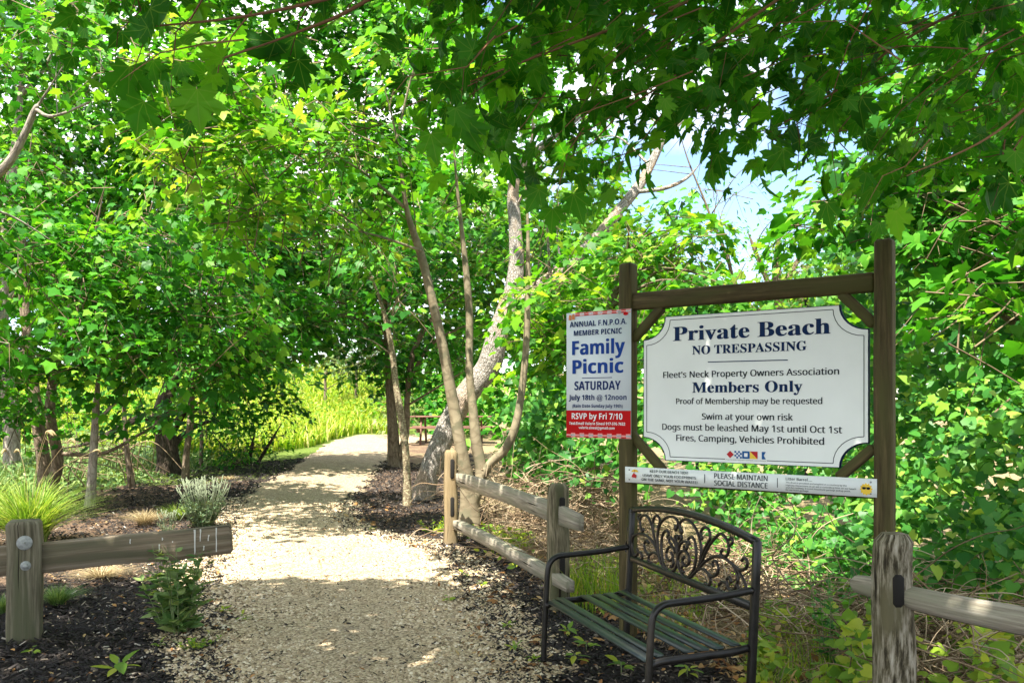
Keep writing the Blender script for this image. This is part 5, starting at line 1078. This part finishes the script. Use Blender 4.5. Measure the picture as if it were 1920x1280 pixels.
# dry vine tangle on the ground right of the fence
g = np.random.default_rng(95); m = M()
def tangle(n, lo, hi, hmax, ln, rad):
    for i in range(n):
        px = g.uniform(lo[0], hi[0]); d = g.uniform(lo[1], hi[1]); x = (px - CX) / F * d
        if x < np.interp(d, [2, 3.2, 6.1, 9, 14], [2.2, 1.5, .5, -.45, -1.1]) + .1: continue
        p = np.array([x, d, float(H(x, d)) + hmax * g.random() ** 1.5]); v = unit(np.array([g.normal(), g.normal(), g.normal(0, .35)])); P = [p]; s = ln * g.uniform(.5, 1.4) / 5
        for k in range(5):
            v = unit(v + g.normal(0, .5, 3) * [1, 1, .6] + [0, 0, -.12]); q = P[-1] + v * s; q[2] = max(q[2], float(H(q[0], q[1])) + .01); P.append(q)
        A = crom(np.array(P), 3); tube(m, A, np.linspace(1, .5, len(A)) * rad * g.uniform(.5, 1.5), 3, cap=False, r=g.random())
tangle(900, (900, 8.6), (1210, 11.2), .75, .9, .0055)
tangle(500, (930, 6.6), (1330, 8.8), .22, .7, .005)
tangle(900, (1300, 5.2), (1680, 8.2), .35, .8, .005)
tangle(700, (1640, 3.6), (2000, 6), .45, .7, .0045)
meta(m.build('dry_brush', MT['brush']), 'tangle of dry tan vine stems on the ground right of the fence', 'dry brush', kind='stuff')
# straw litter and thin grass there
m = M(); n = 9000; px = g.uniform(900, 1950, n); d = 3.8 + 6 * g.random(n); x = (px - CX) / F * d; k = x > np.interp(d, [2, 3.2, 6.1, 9, 14], [2.2, 1.6, .62, -.4, -1.1]); x, d = x[k], d[k]; n = len(x)
P = np.stack([x, d, H(x, d) + .01], -1); blades(m, P, g.uniform(.01, .12, n), .006, g.normal(0, .12, (n, 3)) * [1, 1, 0], g, seg=2)
meta(m.build('straw', MT['straw']), 'dry straw litter on the ground behind the bench', 'straw', kind='stuff')
m = M(); 
for (px0, px1, d0_, d1_, n, h0, h1) in ((1060, 1170, 6.0, 7.2, 420, .15, .45), (1180, 1330, 5.4, 7, 300, .06, .2), (920, 1000, 8.2, 9.4, 260, .08, .22), (1420, 1560, 4.2, 5.6, 420, .05, .2)):
    px = g.uniform(px0, px1, n); d = g.uniform(d0_, d1_, n); x = (px - CX) / F * d; blades(m, np.stack([x, d, H(x, d)], -1), g.uniform(h0, h1, n), .007, g.normal(0, .08, (n, 3)) * [1, 1, 0], g, seg=3)
meta(m.build('thin_grass', MT['leaf_lime']), 'thin bright green grass growing behind the bench and fence', 'grass', kind='stuff')
m = M(); n = 3600; px = np.concatenate([g.uniform(1400, 1640, n // 2), g.uniform(1000, 1420, n // 4), g.uniform(850, 1000, n - n // 2 - n // 4)]); d = np.concatenate([g.uniform(4.1, 6.2, n // 2), g.uniform(5.4, 7.8, n // 4), g.uniform(7.0, 9.6, n - n // 2 - n // 4)])
x = (px - CX) / F * d; cl = np.sin(x * 5 + d * 3) + np.sin(x * 9 - d * 5 + 1) + g.normal(0, .4, n); k = (cl > .5) & (x > np.interp(d, [2, 3.2, 6.1, 9, 14], [2.2, 1.5, .55, -.75, -1.1])); x, d = x[k], d[k]; n = len(x)
leaves(m, OVATE, np.stack([x, d, H(x, d) + g.uniform(.02, .16, n)], -1), np.array([0, -.3, 1.]) + g.normal(0, .45, (n, 3)), g.normal(0, 1, (n, 3)), g.uniform(.04, .10, n), g)
n = 2600; px = g.uniform(1560, 1990, n); d = g.uniform(3.5, 5.6, n); x = (px - CX) / F * d; cl = np.sin(x * 6 + d * 4) + np.sin(x * 11 - d * 6 + 1) + g.normal(0, .5, n); k = (cl > .3) & (x > np.interp(d, [2, 3.2, 6.1], [2.2, 1.55, .55])); x, d = x[k], d[k]; n = len(x)
leaves(m, HEART, np.stack([x, d, H(x, d) + g.uniform(.02, .42, n)], -1), np.array([-.1, -.4, 1.]) + g.normal(0, .45, (n, 3)), g.normal(0, 1, (n, 3)), g.uniform(.03, .085, n), g)
meta(m.build('low_weeds', MT['leaf_lime']), 'low lime green weeds scattered at the foot of the vine bank', 'weeds', kind='stuff')

# ------------------------------------------------------------------ single plants
def tuft(name, label, px, py, n, h, spread, w, matn, seed, cat='grass', heads=0):
    g = np.random.default_rng(seed); p = gp(px, py); p[2] = float(H(p[0], p[1])); t = thing(name, label, cat, p)
    a = g.uniform(0, 6.28, n); r = spread * .18 * np.sqrt(g.random(n)); B_ = p + np.stack([r * np.cos(a), r * np.sin(a), 0 * r], -1)
    ln = g.random(n) ** .7 * spread; a2 = a + g.normal(0, .5, n); m = M(); blades(m, B_, h * g.uniform(.55, 1.1, n) * (1 - .35 * ln / spread), w, np.stack([ln * np.cos(a2), ln * np.sin(a2), 0 * ln], -1), g, seg=6)
    m.build('blades', MT[matn], t)
    for i in range(heads):
        a = g.uniform(0, 6.28); l_ = spread * g.uniform(.2, .75); top = p + [l_ * np.cos(a), l_ * np.sin(a), h * g.uniform(1.0, 1.25)]
        A = crom(np.array([p, p + [l_ * .3 * np.cos(a), l_ * .3 * np.sin(a), h * .7], top, top + [.1 * np.cos(a), .1 * np.sin(a), -.015]]), 6)
        m = M(); tube(m, A, np.interp(np.arange(len(A)), [0, 12, 13, 16, 18], [.002, .0018, .012, .015, .004]), 7, .3, i); m.build('seed_head', MT['straw'], t)
    return t
tuft('ornamental_grass', 'big arching clump of pale green ornamental grass behind the gate post', 55, 1020, 800, .95, .85, .013, 'grass', 101, heads=7)
tuft('ornamental_grass', 'second green arching grass clump cut by the left edge of the picture', -40, 990, 500, .95, .8, .013, 'grass', 102, heads=3)
tuft('grass_tuft', 'small fine bluish grass tuft against the right side of the gate post', 108, 1135, 500, .2, .26, .004, 'leaf_weed', 103)
tuft('grass_tuft', 'fine dark green tuft at the far left, left of the gate post', 5, 1150, 300, .2, .22, .004, 'leaf_weed', 104)
tuft('grass_tuft', 'dry yellowish grass tuft left of the silvery plant above the rail', 272, 985, 500, .26, .4, .005, 'straw', 105)
tuft('grass_tuft', 'half green half dry tuft touching the silvery plant', 330, 975, 400, .3, .35, .005, 'grass', 106)
tuft('grass_tuft', 'straw coloured tuft seen just below the gate rail', 190, 1085, 420, .14, .4, .005, 'straw', 107)
tuft('grass_tuft', 'tiny tan tuft on the mulch mound at the left edge of the far path', 430, 900, 160, .12, .3, .008, 'straw', 108)

def herb(name, label, px, py, n, h, spread, lsize, matn, seed, tmpl=LANCE, nl=22, stalks=0):
    g = np.random.default_rng(seed); p = gp(px, py); p[2] = float(H(p[0], p[1])); t = thing(name, label, 'plant', p); ms, ml = M(), M()
    for i in range(n):
        a = g.uniform(0, 6.28); r = spread * np.sqrt(g.random()); hh = h * g.uniform(.55, 1.08)
        P = np.array([p + [.3 * r * np.cos(a), .3 * r * np.sin(a), 0], p + [.7 * r * np.cos(a), .7 * r * np.sin(a), hh * .55], p + [r * np.cos(a), r * np.sin(a), hh]]); A = crom(P, 6); tube(ms, A, np.linspace(.004, .0015, len(A)), 4, cap=False)
        q = g.uniform(.08, 1, nl); k = (q * (len(A) - 1)).astype(int); th = g.uniform(0, 6.28, nl); D = np.stack([np.cos(th), np.sin(th), g.normal(.35, .35, nl)], -1)
        leaves(ml, tmpl, A[k], np.array([0, 0, 1.]) - D * .35 + g.normal(0, .25, (nl, 3)), D, lsize * (1.15 - .6 * q) * g.uniform(.7, 1.2, nl), g)
    for i in range(stalks):
        a = g.uniform(0, 6.28); r = spread * g.uniform(.2, 1.1); b = p + [.6 * r * np.cos(a), .6 * r * np.sin(a), h * .6]; e = p + [r * np.cos(a), r * np.sin(a), h * g.uniform(1.1, 1.5)]; tube(ms, np.array([b, (b + e) / 2 + g.normal(0, .01, 3), e]), [.004, .003, .005], 4)
        for k in range(3): f = b + (e - b) * g.uniform(.4, .9); tube(ms, np.array([f, f + [g.normal(0, .03), g.normal(0, .03), .05]]), [.0025, .004], 3)
    ms.build('stem', MT['pale_stem'] if stalks else MT['green_stem'], t)['kind'] = 'stuff'; ml.build('foliage', MT[matn], t); return t
MT['pale_stem'] = plain('pale grey green stem', (.16, .19, .115), .8); MT['green_stem'] = plain('green stem', (.14, .18, .07), .7)
herb('lavender_plant', 'silvery grey green plant with pale upright stalks beside the path above the rail', 382, 990, 70, .42, .30, .075, 'leaf_pale', 111, nl=30, stalks=60)
herb('weed_plant', 'bushy broad leaved weed growing under the end of the gate rail', 335, 1188, 24, .56, .25, .115, 'leaf_weed', 112, tmpl=OVATE, nl=20)
herb('lavender_plant', 'small pale withered plant just left of the larger silvery plant', 318, 1000, 14, .2, .16, .045, 'leaf_pale', 113, nl=14, stalks=10)
herb('weed_plant', 'tall thin leafy weed standing behind the bench near the left sign post', 1147, 1010, 7, .55, .08, .07, 'leaf_lime', 114, nl=20)
herb('weed_plant', 'dark leafy sapling weed in the dry brush left of the peeling fence post', 1555, 1255, 8, .62, .16, .075, 'leaf_vine', 115, tmpl=OVATE, nl=18)
herb('weed_plant', 'yellow green weed at the foot of the tan fence post', 815, 1000, 14, .16, .22, .06, 'leaf_lime', 116, tmpl=OVATE, nl=14)
herb('weed_plant', 'low yellow green weed below the bushy weed at the gravel edge', 370, 1215, 10, .08, .16, .045, 'leaf_lime', 117, tmpl=OVATE, nl=10)

def seedling(seed, size):
    g = np.random.default_rng(seed); t = thing('seedling', 'young green seedling sprouting from the dark mulch', 'seedling', (0, 0, 0), 'small green seedlings in the mulch'); m = M()
    n = 7; th = np.linspace(0, 6.28, n, endpoint=False) + g.normal(0, .3, n); D = np.stack([np.cos(th), np.sin(th), g.uniform(.1, .6, n)], -1)
    leaves(m, OVATE, np.stack([.012 * np.cos(th), .012 * np.sin(th), g.uniform(.02, .06, n)], -1), np.array([0, 0, 1.]) + g.normal(0, .2, (n, 3)), D, size * g.uniform(.7, 1.15, n), g); m.build('leaf_rosette', MT['leaf_lime'], t)
    m = M(); tube(m, np.array([(0, 0, -.01), (.004, 0, .025), (0, .003, .055)]), [.003, .0025, .002], 5); m.build('stem', MT['green_stem'], t); return t
protos = [seedling(s, .062) for s in (1, 2, 3)]
spots = [(1065, 1192, 1.2), (1100, 1225, 1.3), (1078, 1248, 1.2), (965, 1222, .9), (1165, 1265, 1.3), (1290, 1272, 1.2), (952, 1180, .8), (870, 1085, .9), (905, 1100, .8), (420, 1150, .9), (455, 1165, .9), (840, 1130, .8), (1000, 1245, .8), (300, 1215, .8), (60, 1230, .8), (700, 995, .9)]
for i, (px, py, s) in enumerate(spots):
    if i < 3: o = protos[i]
    else:
        src = protos[i % 3]; o = src.copy(); COL.objects.link(o)
        for ch in src.children:
            c = ch.copy(); COL.objects.link(c); c.parent = o
    p = gp(px, py); o.location = (p[0], p[1], float(H(p[0], p[1]))); o.rotation_euler = (0, 0, i * 1.9); o.scale = (s, s, s)
    if py == 1225: pass
big = protos[0].copy(); COL.objects.link(big)
for ch in protos[0].children:
    c = ch.copy(); COL.objects.link(c); c.parent = big
p = gp(222, 1265); big.location = (p[0], p[1], 0); big.scale = (2, 2, 1.6); big['label'] = 'largest seedling with broad light leaves on the mulch in front of the gate rail'; del big['group']
